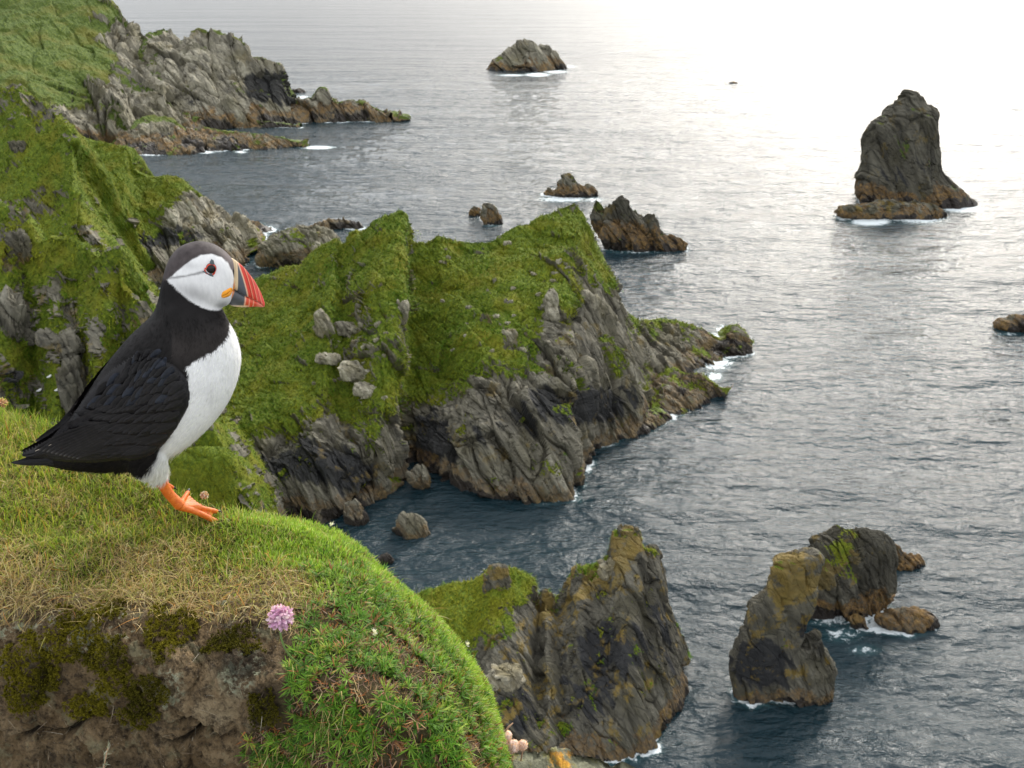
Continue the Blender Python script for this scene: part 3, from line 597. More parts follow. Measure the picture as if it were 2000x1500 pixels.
        idx = np.argwhere(inf); dist = np.full(X.shape, 99.)
        for i_, j_ in idx: dist[i_, j_] = kd.find((X[i_, j_], Y[i_, j_], 0))[2]
        wd = .35+.0035*RR; br = fbm(np.stack([X, Y, 0*X], -1)/(4+.03*RR[..., None]), 4, 91, .6)
        calm = 1-.85*sstep(840, 930, py)*sstep(1150, 1000, px)   # sheltered inlet: no surf
        fo = np.maximum(fo, np.exp(-(dist/wd)**1.2)*(.34+1.5*np.clip(br+.02, -.3, .4))*calm)
        fo[RR < 30] = 0
        m = NT('sea_water'); Pn = m.pos()
        q = m.map(Pn, (.55, 1.2, 1), (0, 0, R(-6))); q2 = m.map(Pn, (.7, 1.1, 1), (0, 0, R(22)))
        b1 = m.noise(q, .32, 4, .6, .3); b2 = m.noise(q2, 1.1, 5, .6, .4); b3 = m.noise(q, 3.6, 3, .6)
        b0 = m.noise(m.map(Pn, (.5, 1.3, 1), (0, 0, R(-4))), .05, 4, .65); hh = m.ma('ADD', m.ma('ADD', m.ma('MULTIPLY', b1, 1.2), m.ma('ADD', m.ma('MULTIPLY', b0, 5.), m.ma('MULTIPLY', m.noise(m.map(Pn, (.35, 1.3, 1), (0, 0, R(-3))), .011, 3, .6), 16.))), m.ma('ADD', m.ma('MULTIPLY', b2, .55), m.ma('MULTIPLY', b3, .10)))
        nb = m.bump(hh, 1., .75)
        fn = m.noise(m.map(Pn, (1, 1, 1)), 1.3, 8, .72, .8)
        fm = m.mr(m.ma('ADD', m.attr('f'), m.ma('MULTIPLY', m.ma('SUBTRACT', fn, .5), 1.5)), .42, .62)
        b = m.bsdf(**{'Base Color': m.mix(fm, m.mix(m.mr(m.attr('f'), .1, .7, 0, .6), (.008, .024, .032), (.05, .13, .14)), (.72, .78, .80)), 'Roughness': m.mr(fm, 0, 1, .05, .7), 'IOR': 1.33, 'Normal': nb, 'Specular IOR Level': .5})
        F = gridF(*X.shape)
        o = mesh('sea', P, F, m.m, attrs={'f': fo.ravel()})
        tag(o, 'rippled grey-blue sea turning silvery white towards the upper right', 'sea', None, 'structure')
    FOAMS = [(1700, 432, 45, 10, 1.0), (1690, 424, 30, 8, .9), (1800, 428, 60, 12, .75), (1880, 408, 50, 8, .9), (1895, 368, 30, 7, .7), (1050, 146, 28, 4, 1.0), (1000, 147, 40, 3, .7), (1085, 140, 30, 4, .8), (1110, 130, 25, 4, .6),
             (1100, 389, 55, 7, .8), (1160, 390, 30, 6, .6), (1400, 710, 38, 16, .75), (1395, 735, 22, 12, .7), (1148, 910, 10, 18, .8), (1155, 905, 14, 8, .7), (620, 288, 40, 4, .9), (730, 235, 24, 4, 1.), (590, 190, 20, 5, .7), (400, 297, 26, 4, .8), (470, 297, 16, 3, .7),
             (1620, 1212, 50, 14, .62), (1645, 1240, 55, 20, .5), (1690, 1270, 40, 14, .5), (1640, 1205, 40, 8, .7), (1720, 1200, 22, 8, .6), (630, 462, 26, 5, .7), (960, 440, 25, 5, .45), (1210, 850, 40, 6, .5), (640, 238, 14, 3, .8), (1240, 492, 80, 5, .45), (1970, 652, 30, 5, .5), (1060, 985, 60, 6, .3)]
    sea()

# ------------------------------------------------------------------ FOREGROUND MOUND
if 'fore' in PARTS:
    # columns: crest px,py ; anchor px,py ; depths (m) at fractions .0 .06 .2 .42 .55 .75 1
    FR = [0, .05, .2, .42, .56, .76, 1]
    MC = [(-70, 792, -70, 1570, 1.20, 1.13, .99, .86, .80, .82, .86),
          (0, 804, 0, 1570, 1.18, 1.11, .98, .85, .79, .81, .85),
          (70, 820, 70, 1570, 1.15, 1.09, .97, .84, .78, .80, .84),
          (115, 834, 120, 1570, 1.13, 1.08, .97, .84, .775, .795, .83),
          (180, 884, 180, 1570, 1.06, 1.03, .94, .82, .77, .79, .82),
          (245, 928, 240, 1570, 1.01, .985, .91, .80, .76, .785, .815),
          (300, 940, 300, 1570, .995, .97, .90, .795, .755, .78, .81),
          (345, 962, 345, 1570, .97, .95, .88, .79, .75, .775, .805),
          (400, 984, 400, 1570, .955, .935, .87, .785, .745, .77, .80),
          (450, 996, 450, 1570, .95, .925, .86, .78, .74, .765, .795),
          (520, 1008, 505, 1570, .95, .92, .855, .775, .735, .755, .79),
          (600, 1022, 560, 1570, .95, .915, .85, .77, .73, .745, .775),
          (660, 1042, 600, 1570, .95, .91, .84, .765, .725, .735, .765),
          (705, 1072, 635, 1570, .95, .905, .83, .76, .72, .73, .755),
          (742, 1112, 665, 1570, .945, .90, .825, .755, .72, .725, .75),
          (785, 1150, 700, 1570, .94, .895, .82, .75, .715, .72, .745),
          (835, 1190, 740, 1570, .935, .89, .81, .745, .715, .72, .74),
          (880, 1240, 775, 1570, .93, .88, .805, .745, .715, .72, .74),
          (920, 1295, 810, 1570, .92, .87, .80, .745, .72, .72, .735),
          (952, 1350, 840, 1570, .915, .865, .795, .745, .72, .72, .735),
          (968, 1405, 870, 1580, .91, .86, .79, .745, .725, .725, .735),
          (980, 1455, 890, 1590, .905, .855, .79, .745, .725, .725, .735),
          (992, 1515, 920, 1600, .90, .85, .79, .75, .73, .73, .74),
          (1005, 1580, 960, 1620, .90, .85, .80, .76, .75, .75, .75)]
    A = np.array(MC, float); nu, nv = 760, 620
    A = lin(A, np.linspace(0, len(A)-1, nu)); fr = np.linspace(0, 1, nv)**1.15
    PX = A[:, 0]*(1-fr[:, None]) + A[:, 2]*fr[:, None]; PY = A[:, 1]*(1-fr[:, None]) + A[:, 3]*fr[:, None]
    from numpy import interp
    DD = np.zeros((nv, nu))
    fp = np.array(FR)
    fi = np.clip(np.searchsorted(fp, fr, side='right')-1, 0, len(fp)-2); tloc = fi + (fr-fp[fi])/(fp[fi+1]-fp[fi])
    DD = cat(A[:, 4:].T, None, t=tloc)
    for _ in range(6): DD[1:-1] = (DD[:-2]+2*DD[1:-1]+DD[2:])/4; DD[:, 1:-1] = (DD[:, :-2]+2*DD[:, 1:-1]+DD[:, 2:])/4
    M0 = atD(PX, PY, DD)
    BANK = [(-90, 1150), (120, 1165), (300, 1178), (430, 1165), (520, 1150), (575, 1200), (570, 1260), (560, 1320), (545, 1390), (490, 1440), (480, 1600), (-90, 1600)]
    bankm = sstep(-30, 30, polydist(PX, PY, BANK) + 26*fbm(M0/.03, 3, 199))
    N0 = gridN(M0); N0 *= np.where(N0[..., 1:2] > 0, -1, 1)*np.where(True, 1, 1)
    N0 = np.where((np.sum(N0*(M0-np.array([0, 0, CAMH])), -1) > 0)[..., None], -N0, N0)
    crk = rockdisp(M0, .11, .0075, (R(10), R(60), 0), (1.2, 1, .8), 201, 2)*.8 + .0040*fbm(M0/.02, 5, 204, .62) + .0016*rockdisp(M0, .012, 1., s=206, o=2)
    ridge = fbm(M0/.05, 5, 205, .55, True)
    ledge = np.exp(-((PY-(1415+18*np.sin(PX/45)+10*np.sin(PX/17)))/7)**2)*sstep(20, 60, PX)*(1-sstep(380, 440, PX)) + .7*np.exp(-((PY-(1385+.4*(PX-330)+8*np.sin(PX/13)))/6)**2)*sstep(330, 370, PX)*(1-sstep(430, 470, PX))
    soft = fbm(M0/.09, 3, 211)*.010 + fbm(M0/.03, 3, 215)*.0035
    disp = bankm*(crk*1.15 + ridge*.0035 + fbm(M0/.008, 3, 208)*.0024 - .016*ledge + .004) + (1-bankm)*soft
    edge = sstep(0, .04, fr)[:, None]
    MS = M0 + N0*(disp*edge)[..., None]
    # hidden back of the mound
    bk = []
    for q in (1, .55, .25, .1, .03):
        r_ = M0[0].copy(); r_[:, 1] += .34*q; r_[:, 2] -= 2.6*q**1.6; bk.append(r_)
    ft = []
    for q in np.linspace(0, 1, 26)[1:]:
        r_ = MS[-1].copy(); r_[:, 2] -= 2.2*q; r_[:, 1] += .10*math.sin(q*3); ft.append(r_)
    ft = np.array(ft); ft[..., 1] -= (.03*fbm(ft/.12, 4, 209))*np.linspace(0, 1, 25)[:, None]
    MSf = np.concatenate([np.array(bk), MS, ft]); bfull = np.concatenate([np.zeros((5, nu)), bankm, np.ones((25, nu))])
    m = NT('mound_soil'); Pn = m.pos(); bk_ = m.attr('bank')
    n1 = m.noise(Pn, 18, 7, .65); n2 = m.noise(Pn, 130, 8, .75); n3 = m.noise(Pn, 6, 4); n4 = m.noise(Pn, 520, 5, .75)
    soil = m.ramp(n1, [(.28, (.050, .030, .013)), (.43, (.19, .125, .060)), (.56, (.34, .24, .13)), (.72, (.52, .41, .25))])
    soil = m.mix(m.mr(n2, .35, .56, .85, 0), soil, (.028, .019, .012)); soil = m.mix(m.mr(m.noise(Pn, 42, 6, .7), .52, .66, 0, .55), soil, (.36, .34, .20))
    grit = m.vor(Pn, 230); soil = m.mix(m.mr(grit, .10, .16, .75, 0), soil, m.mix(m.mr(n3, .4, .6), (.42, .36, .28), (.16, .12, .09)))
    soil = m.mix(m.ma('MULTIPLY', m.mr(m.attr('lichen'), .2, .8), m.mr(m.ma('ADD', n2, m.ma('MULTIPLY', n1, .6)), .82, .93)), soil, (.52, .54, .38))
    soil = m.mix(m.mr(m.ma('ADD', m.attr('dark_soil'), m.mr(n1, .3, .7, -.2, .2)), .3, .7, 0, .8), soil, (.022, .016, .010))  # darker soil patches and ledge lines, taken from a mask
    spk = m.vor(Pn, 520); soil = m.mix(m.ma('MULTIPLY', m.mr(spk, .07, .11, 1, 0), m.mr(m.noise(Pn, 26, 4), .5, .62)), soil, (.62, .60, .50)); crust = m.mr(m.noise(Pn, 60, 6, .75), .56, .64); soil = m.mix(m.ma('MULTIPLY', crust, m.mr(m.attr('lichen'), .05, .5)), soil, (.44, .45, .30))
    turf = m.ramp(n2, [(.3, (.030, .022, .010)), (.5, (.085, .070, .028)), (.7, (.17, .13, .06))])
    turf = m.mix(m.mr(n1, .5, .7, 0, .6), turf, (.10, .060, .025))
    col = m.mix(m.mr(bk_, .35, .65), turf, soil)
    nb = m.bump(m.ma('ADD', m.ma('MULTIPLY', n2, 1.), m.ma('ADD', m.ma('MULTIPLY', n4, .6), m.mr(grit, 0, .2, .35, 0))), 1., .006)
    m.bsdf(**{'Base Color': col, 'Roughness': .92, 'Normal': nb, 'Specular IOR Level': .25})
    pxf = np.concatenate([np.repeat(PX[:1], 5, 0), PX, np.repeat(PX[-1:], 25, 0)]); pyf = np.concatenate([np.repeat(PY[:1], 5, 0), PY, np.repeat(PY[-1:], 25, 0)])
    lich = np.zeros(pxf.shape)
    for (bx, by, rx, ry) in [(60, 1225, 90, 22), (220, 1215, 60, 26), (250, 1240, 30, 20), (395, 1185, 90, 35), (480, 1250, 40, 22), (470, 1320, 40, 40), (180, 1380, 20, 14), (150, 1260, 60, 25), (340, 1330, 30, 40), (600, 1230, 40, 20), (10, 1240, 30, 26), (455, 1345, 14, 9)]:
        lich = np.maximum(lich, np.exp(-(((pxf-bx)/rx)**2+((pyf-by)/ry)**2)))
    dark_soil = np.zeros(pxf.shape)
    for (bx, by, rx, ry, v) in [(480, 1290, 70, 45, .8), (530, 1370, 45, 45, .9), (560, 1260, 30, 60, .6), (100, 1320, 90, 60, .6), (300, 1380, 60, 50, .5), (150, 1250, 100, 40, .3), (200, 1485, 240, 30, .55)]:
        dark_soil = np.maximum(dark_soil, v*np.exp(-(((pxf-bx)/rx)**2+((pyf-by)/ry)**2)))
    dark_soil = np.maximum(dark_soil, np.concatenate([np.zeros((5, nu)), np.clip(ledge, 0, 1)*bankm, np.zeros((25, nu))]))  # carved ledge lines get the darker soil colour too
    mo = mesh('mound', MSf, gridF(nv+30, nu), m.m, attrs={'bank': bfull.ravel(), 'lichen': lich.ravel(), 'dark_soil': dark_soil.ravel()})
    tag(mo, 'rounded cliff-top mound with a bare brown earth bank in front', 'mound', None, 'structure')

    NS = gridN(MS); NS = np.where((np.sum(NS*N0, -1) < 0)[..., None], -NS, NS)
    cell = np.linalg.norm(np.cross(MS[1:, :-1]-MS[:-1, :-1], MS[:-1, 1:]-MS[:-1, :-1]), axis=-1)
    cpx, cpy = PX[:-1, :-1], PY[:-1, :-1]
    def scatter(n, dens):
        """n random surface points with relative density map dens(px,py) on the cells"""
        wgt = (cell*dens).ravel(); cs = np.cumsum(wgt); k = np.searchsorted(cs, rng.random(n)*cs[-1]); k = np.clip(k, 0, len(wgt)-1)
        i, j = np.unravel_index(k, cell.shape); u, v = rng.random(n)[:, None], rng.random(n)[:, None]
        P = MS[i, j]*(1-u)*(1-v) + MS[i+1, j]*u*(1-v) + MS[i, j+1]*(1-u)*v + MS[i+1, j+1]*u*v
        return P, NS[i, j], cpx[i, j], cpy[i, j]
    def rnd(n, a, b): return rng.uniform(a, b, n)
    def palette(n, cols, wts, jit=.25):
        k = rng.choice(len(cols), n, p=np.array(wts)/sum(wts)); c = np.array(cols)[k]
        return c*(1+rng.uniform(-jit, jit, (n, 1)))
    SIDE = np.array([1., 0, 0])
    UP = np.array([0, 0, 1.])
    # zones in photo px used only to know which plant grows where on the mound
    dry_c = lambda x, y: np.exp(-((y-(1105+.05*x+ (x > 380)*.12*(x-380)))/(46+ .02*x))**2)*(1-sstep(560, 700, x))
    ncell = fbm(MS[:-1, :-1]/.06, 4, 231)
    CUSH = [(560, 1095), (600, 1120), (620, 1150), (575, 1195), (600, 1235), (570, 1280), (565, 1340), (580, 1400), (500, 1425), (480, 1480), (500, 1600), (1050, 1620), (1050, 1400), (960, 1330), (880, 1230), (800, 1150), (700, 1070), (640, 1060)]
    cushm = sstep(-18, 18, polydist(cpx, cpy, CUSH) + 60*ncell)
    bkc = bankm[:-1, :-1]
    drym = np.clip(dry_c(cpx, cpy)*1.0 + 1.0*ncell, 0, 1)
    # 1 green grass
    MB = blade_material('grass_blade', .38)
    leftg = sstep(640, 380, cpx)
    dens = (1-bkc)*(1-cushm)*(1-.72*drym)*(.35+leftg)*sstep(1185, 1120, cpy)
    P, N, x, y = scatter(36000, dens)
    n = len(P); dirn = N*.45 + UP*.1 + rng.normal(0, .75, (n, 3)) + np.array([.15, -.25, 0]); cc = palette(n, [(.25, .36, .03), (.17, .28, .02), (.40, .47, .05), (.52, .46, .10), (.60, .44, .20), (.58, .27, .05)], [4, 2.5, 4, 2.2, 2.2, .7])
    V1, F1, I1, T1 = ribbons(P, dirn, N*0+np.array([0, -.3, -1.]) , rnd(n, .008, .020)*(.6+.6*rng.random(n)), rnd(n, .0006, .0011), rnd(n, .2, 1.6))
    # taller wisps on the skyline
    dens2 = (1-bkc)*sstep(.12, .0, fr)[:-1, None]*(cpx < 720)
    P2, N2_, x2, y2 = scatter(1100, dens2*(1+2*sstep(250, 0, cpx)))
    n2_ = len(P2); d2 = UP*1. + rng.normal(0, .35, (n2_, 3)); c2 = palette(n2_, [(.20, .31, .03), (.33, .38, .07), (.40, .33, .12)], [3, 3, 1])
    V2, F2, I2, T2 = ribbons(P2, d2, rng.normal(0, .6, (n2_, 3))+np.array([0, 0, -.5]), rnd(n2_, .012, .026)*(1-.55*sstep(300, 500, x2)), rnd(n2_, .0006, .0010), rnd(n2_, .1, .8))
    V = np.concatenate([V1, V2]); F = np.concatenate([F1, F2+len(V1)])
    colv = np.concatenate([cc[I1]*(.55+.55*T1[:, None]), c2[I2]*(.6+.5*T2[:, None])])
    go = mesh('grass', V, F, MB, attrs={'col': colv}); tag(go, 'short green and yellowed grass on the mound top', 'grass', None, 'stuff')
    # 2 dry straw grass, hanging over the lip
    fringe = np.exp(-((cpy-(1172+.03*cpx))/26)**2)*(cpx < 640)
    low = np.exp(-(((cpx-640)/70)**2+((cpy-1195)/40)**2))*.8
    dens = (1-cushm*.9)*(drym*.9*(1-bkc) + fringe*.75 + low*.5)*(.5+1.3*np.clip(ncell+.3, 0, 1))
    P, N, x, y = scatter(23000, dens); n = len(P)
    dirn = N*.30 + rng.normal(0, .8, (n, 3)) + np.array([.2, -.35, -.1]); cc = palette(n, [(.54, .39, .16), (.40, .27, .11), (.64, .52, .28), (.22, .15, .08), (.56, .26, .06), (.28, .29, .06), (.44, .40, .10)], [4, 3, 3, 2, .7, 1.5, 2.0])
    V1, F1, I1, T1 = ribbons(P, dirn, np.array([0, -.35, -1.])+rng.normal(0, .5, (n, 3)), rnd(n, .010, .026), rnd(n, .0005, .0009), rnd(n, .6, 2.4), nseg=6)
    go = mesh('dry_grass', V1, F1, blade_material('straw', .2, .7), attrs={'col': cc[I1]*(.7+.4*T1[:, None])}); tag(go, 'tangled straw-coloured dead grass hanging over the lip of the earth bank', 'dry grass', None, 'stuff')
    # 3 fine mat of tiny bright cushion leaves (top and right rim of the mound)
    rim = np.exp(-(fr/.10)**2)[:-1, None]*sstep(430, 640, cpx)
    topm = sstep(400, 560, cpx)*sstep(1210, 1120, cpy - .0*cpx)*(1-drym*.9)
    dens = (1-bkc)*np.clip(topm*.8*(1-cushm*.4) + rim*1.2, 0, 1.5)
    P, N, x, y = scatter(44000, dens); n = len(P)
    dirn = N*.75 + rng.normal(0, .55, (n, 3)); cc = palette(n, [(.34, .50, .06), (.22, .38, .03), (.46, .60, .12), (.62, .68, .30), (.52, .30, .10)], [4, 2.5, 3.5, 1.6, .5])
    V1, F1, I1, T1 = ribbons(P, dirn, N, rnd(n, .0035, .0075), rnd(n, .0007, .0012), rnd(n, -.2, .8), nseg=3, taper=2)
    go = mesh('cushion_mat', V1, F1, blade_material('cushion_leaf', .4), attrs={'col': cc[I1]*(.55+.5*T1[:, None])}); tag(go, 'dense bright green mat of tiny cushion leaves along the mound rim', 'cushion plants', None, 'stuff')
    # 4 thrift rosettes
    dens = cushm*(1-.9*sstep(.06, .24, fbm(MS[:-1, :-1]/.035, 3, 241)))*(1-.9*rim)*(1-.8*np.exp(-(((cpx-790)/60)**2+((cpy-1480)/30)**2)))
    Pc, Nc, x, y = scatter(1500, dens); k = 17; n = len(Pc)*k
    S = np.repeat(rnd(len(Pc), .55, 1.15), k)
    P = np.repeat(Pc, k, 0); N = np.repeat(Nc, k, 0); th = rng.uniform(0, 2*math.pi, n)
    t1 = np.cross(N, UP+.01); t1 /= np.linalg.norm(t1, axis=1, keepdims=True); t2 = np.cross(N, t1)
    rad = t1*np.cos(th)[:, None]+t2*np.sin(th)[:, None]; el_ = rnd(n, .15, 1.5)
    dirn = rad + N*el_[:, None]
    cb = np.repeat(palette(len(Pc), [(.11, .25, .018), (.075, .18, .018), (.19, .34, .03), (.32, .42, .05)], [4, 3.5, 2.5, 1.0], .2), k, 0)*(1+rng.uniform(-.25, .25, (n, 1)))
    dead = (rng.random(n) < .11) | np.repeat(rng.random(len(Pc)) < .05, k); cb[dead] = palette(dead.sum(), [(.38, .15, .05), (.40, .26, .12), (.24, .12, .07)], [1, 1, 1])
    V1, F1, I1, T1 = ribbons(P+N*.002, dirn, -N, rnd(n, .007, .0118)*S, rnd(n, .0007, .0011), rnd(n, .1, .9), nseg=4, taper=2.6)
    V1 += np.repeat(N, 10, 0)*0
    # withered leaves between the rosettes
    Pd, Nd, xd, yd = scatter(7000, np.clip(cushm*(.25+sstep(-.05, .25, fbm(MS[:-1, :-1]/.035, 3, 241))), 0, 1)); nd_ = len(Pd)
    cd = palette(nd_, [(.36, .13, .04), (.34, .24, .16), (.22, .13, .10), (.45, .28, .14)], [2, 3, 3, 1])
    V3, F3, I3, T3 = ribbons(Pd, Nd*.5+rng.normal(0, .7, (nd_, 3)), Nd, rnd(nd_, .004, .008), rnd(nd_, .0006, .0011), rnd(nd_, -.5, 1), nseg=3, taper=2)
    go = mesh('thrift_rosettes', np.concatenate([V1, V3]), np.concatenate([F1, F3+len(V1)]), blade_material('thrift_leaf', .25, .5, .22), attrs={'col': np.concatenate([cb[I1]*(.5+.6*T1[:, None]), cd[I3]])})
    tag(go, 'starry green rosettes of thrift mixed with rusty withered leaves', 'thrift cushions', None, 'stuff')
    # 5 moss cushions on the bank
    MOSS = [(78, 1312, 58, 62), (40, 1290, 30, 30), (160, 1245, 62, 42), (205, 1275, 48, 46), (215, 1205, 40, 20), (312, 1248, 40, 52), (365, 1225, 26, 22), (290, 1350, 42, 55), (235, 1320, 45, 35), (185, 1372, 40, 30), (450, 1262, 60, 25), (520, 1375, 32, 30)]
    d_ = np.zeros(cell.shape); mk = np.full(cell.shape, -1)
    for q, (bx, by, rx, ry) in enumerate(MOSS):
        v = 1-np.sqrt(((cpx-bx)/rx)**2+((cpy-by)/ry)**2) + .9*fbm(MS[:-1, :-1]/.02, 3, 261); mk = np.where(v > d_, q, mk); d_ = np.maximum(d_, v)
    P, N, x, y = scatter(11000, (d_ > .12)*1.)
    n = len(P); k = 7; h_ = noise(P/.006, 77)*.5+.5
    tone = np.clip(.75+1.2*fbm(P/.03, 3, 263)+.3*rng.random(n), .08, 1)
    for (bx, by, rx, ry) in [(450, 1262, 70, 35), (520, 1375, 45, 45), (290, 1350, 50, 55)]: tone = tone*(1-.7*np.exp(-(((x-bx)/rx)**2+((y-by)/ry)**2)))
    Pm = np.repeat(P+N*(h_*.0065)[:, None], k, 0); Nm = np.repeat(N, k, 0)
    cm_ = np.repeat(np.stack([.035+.15*tone, .034+.125*tone, .006+.006*tone], -1), k, 0)*(1+rng.uniform(-.3, .3, (n*k, 1)))
    V1, F1, I1, T1 = ribbons(Pm, Nm*.6+rng.normal(0, .55, (n*k, 3)), Nm, rnd(n*k, .0010, .0024), rnd(n*k, .0005, .0009), rnd(n*k, 0, .8), nseg=2, taper=2)
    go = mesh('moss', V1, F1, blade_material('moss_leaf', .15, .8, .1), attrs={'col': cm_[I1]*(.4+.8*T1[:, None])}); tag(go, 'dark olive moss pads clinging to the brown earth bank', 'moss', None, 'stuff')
    # 6 fine grit and root fibres on the bank
    P, N, x, y = scatter(260, bkc*sstep(1180, 1230, cpy)); n = len(P)
    cc = palette(n, [(.35, .29, .2), (.2, .15, .1), (.5, .45, .36)], [2, 3, .6])
    V1, F1, I1, T1 = ribbons(P, rng.normal(0, 1, (n, 3))+N*.2, N*.2+rng.normal(0, .6, (n, 3)), rnd(n, .006, .020), rnd(n, .0003, .0005), rnd(n, .3, 1.8), nseg=6)
    go = mesh('root_fibres', V1, F1, blade_material('fibre', .1, .8), attrs={'col': cc[I1]}); tag(go, 'thin pale root fibres sticking out of the earth bank', 'roots', None, 'stuff')

    def surf(px, py):
        i, j = np.unravel_index(np.argmin((PX-px)**2+(PY-py)**2), PX.shape); return MS[i, j], NS[i, j]
    def matcol(name, col, rough=.6, spec=.3, attr=False, sss=0):
        m = NT(name); b = m.bsdf(**{'Base Color': m.attr('col', True) if attr else col, 'Roughness': rough, 'Specular IOR Level': spec})
        if sss: b.inputs['Subsurface Weight'].default_value = sss; b.inputs['Subsurface Scale'].default_value = .002
        return m.m
    M_stem = matcol('stem_green', (.12, .20, .05), .5); M_pet = blade_material('petal', .4, .6, .2); M_dry = matcol('dry_bract', (.45, .28, .17), .8)
    def flower(name, root, head, r, label, catg, petcols, ntr, group=None, petL=1., bendp=None, stem=True, core=(.40, .22, .17), rs=.0007):
        e_ = tag(empty(name, tuple(root)), label, catg, group)
        root = np.array(root); head = np.array(head)
        if stem:
            mid = (root+head)/2 + (np.array(bendp) if bendp is not None else 0)
            t = np.linspace(0, 1, 14)[:, None]; pts = root*(1-t)**2+2*mid*t*(1-t)+head*t*t
            V, F = tubeVF(pts, rs, 8); mesh('stem', V, F, M_stem, e_, root)
        # flowers of the head: each five petals and a bract
        g = np.arange(ntr)+.5; ph = np.arccos(1-1.55*g/ntr); th = math.pi*(1+5**.5)*g
        ax = head-root if stem else UP; ax = ax/np.linalg.norm(ax)
        a1 = np.cross(ax, [0.2, 1, 0]); a1 /= np.linalg.norm(a1); a2 = np.cross(ax, a1)
        D = (np.cos(ph)[:, None]*ax + np.sin(ph)[:, None]*(np.cos(th)[:, None]*a1+np.sin(th)[:, None]*a2))
        cen = head + D*r*.62
        V, F = ball(head, r*.6, 12, 16)
        cv = np.array(core)*(1+.4*fbm(V/.0015, 3, 5))[:, None]
        mesh('flower_base', V, F, matcol(name+'_base', core, .8, .2, True), e_, root, {'col': cv})
        k = 5; n = ntr*k; th = np.tile(np.arange(k)*2*math.pi/k, ntr)+np.repeat(rng.random(ntr)*6, k)
        Dn = np.repeat(D, k, 0); b1 = np.cross(Dn, [.3, .5, .81]); b1 /= np.linalg.norm(b1, axis=1, keepdims=True); b2 = np.cross(Dn, b1)
        rr = b1*np.cos(th)[:, None]+b2*np.sin(th)[:, None]
        op = np.repeat(rng.uniform(.35, 1.2, ntr), k)
        V, F, I, T = ribbons(np.repeat(cen, k, 0)+rr*r*.03, Dn*1.0+rr*op[:, None], rr, np.full(n, r*.42*petL)*rng.uniform(.8, 1.2, n), np.full(n, r*.26), rnd(n, .5, 1.3), nseg=5, taper=5)
        cc = palette(n, petcols, [1]*len(petcols), .15)
        mesh('petals', V, F, M_pet, e_, root, {'col': cc[I]*(.62+.42*T[:, None])})
        return e_
    # pink thrift flower on the bank
    p0, n0 = surf(587, 1300); hd = atD(548, 1206, .705)
    fl = flower('thrift_flower', p0, hd, .0092, 'pink thrift flower head on a curved green stem above the earth bank', 'flower', [(.72, .42, .66), (.80, .52, .74), (.62, .33, .56), (.86, .66, .80)], 34, petL=1.35,  bendp=atD(540, 1270, .70)-(p0+hd)/2)
    p1, n1_ = surf(408, 994); hd = atD(399, 967, .93)
    flower('withered_flower', p1, hd, .0045, 'small withered cream flower just above the puffin foot', 'flower', [(.75, .62, .50), (.70, .42, .25), (.8, .72, .62)], 16, rs=.0005)
    p1 = atD(-12, 812, 1.12); hd = atD(4, 787, 1.12)
    e_ = flower('withered_flower', p1, hd, .006, 'withered orange-pink flower at the left edge above the grass', 'flower', [(.60, .30, .16), (.72, .45, .28), (.5, .5, .15)], 14, petL=1.6, rs=.0006)
    # seed puffs and lichened rock at the foot of the mound, right
    for (px, py, r, lab) in [(989, 1437, .0080, 'upper fluffy pinkish seed head beside the mound edge'), (982, 1452, .0075, 'fluffy pinkish seed head half hidden by the mound edge'), (1003, 1457, .0095, 'left fluffy pinkish seed head standing on the lichened rock'), (1021, 1455, .0075, 'right fluffy pinkish seed head standing on the lichened rock')]:
        h = atD(px, py, 1.05); r *= .88
        V, F = ball(h, r*.75, 22, 30); V = V + (V-h)*(.35*fbm(V/.004, 4, int(px)))[:, None]
        e_ = tag(empty('seed_head', tuple(h-np.array([0, 0, r*1.6]))), lab, 'seed head', 'fluffy seed heads by the rock')
        cv = np.array([.72, .54, .45])*(1+.35*fbm(V/.002, 3, 9))[:, None]
        mesh('seed_base', V, F, matcol('seed_fluff', (.7, .5, .4), .9, .1, True), e_, h, {'col': cv})
        n = 700; D = rng.normal(0, 1, (n, 3)); D /= np.linalg.norm(D, axis=1, keepdims=True)
        V, F, I, T = ribbons(h+D*r*.68, D+rng.normal(0, .4, (n, 3)), rng.normal(0, 1, (n, 3)), rnd(n, .0012, .0028), rnd(n, .0005, .0009), rnd(n, 0, 1.5), nseg=3)
        mesh('fluff', V, F, M_pet, e_, h, {'col': palette(n, [(.85, .60, .50), (.9, .72, .62), (.7, .42, .34)], [2, 2, 1])[I]})
        V, F = tubeVF([h-np.array([.002, 0, r*3.4]), h-np.array([0, 0, r*1.2]), h], .0008, 8); mesh('stem', V, F, M_dry, e_, h)
    V, F = tubeVF([atD(984, 1432, 1.03), atD(993, 1420, 1.03), atD(1002, 1412, 1.03)], [.0012, .0010, .0006], 8)
    tw_ = mesh('dry_twig', V, F, M_dry, loc=atD(984, 1432, 1.03)); tag(tw_, 'short brown dry twig pointing up beside the mound edge', 'twig')
    # lichened rock at the bottom
    T = [(930, 1475), (985, 1466), (1030, 1460), (1090, 1459), (1140, 1461), (1180, 1466), (1215, 1476), (1250, 1492), (1290, 1512), (1330, 1560)]
    nu2, nv2 = 300, 160; T = lin(np.array(T, float), np.linspace(0, len(T)-1, nu2))
    f2 = np.linspace(0, 1, nv2)[:, None]
    crest = atD(T[:, 0], T[:, 1], np.full(nu2, 1.22)); rows = []
    for q in np.linspace(0, 1, nv2):
        a_ = q*math.pi*.62; o_ = np.array([0, -.30*math.sin(a_), -.28*(1-math.cos(a_))]); rows.append(crest+o_)
    Pr = np.concatenate([np.array([crest+np.array([0, .25*q, -.5*q]) for q in (1, .6, .3, .1)]), np.array(rows)])
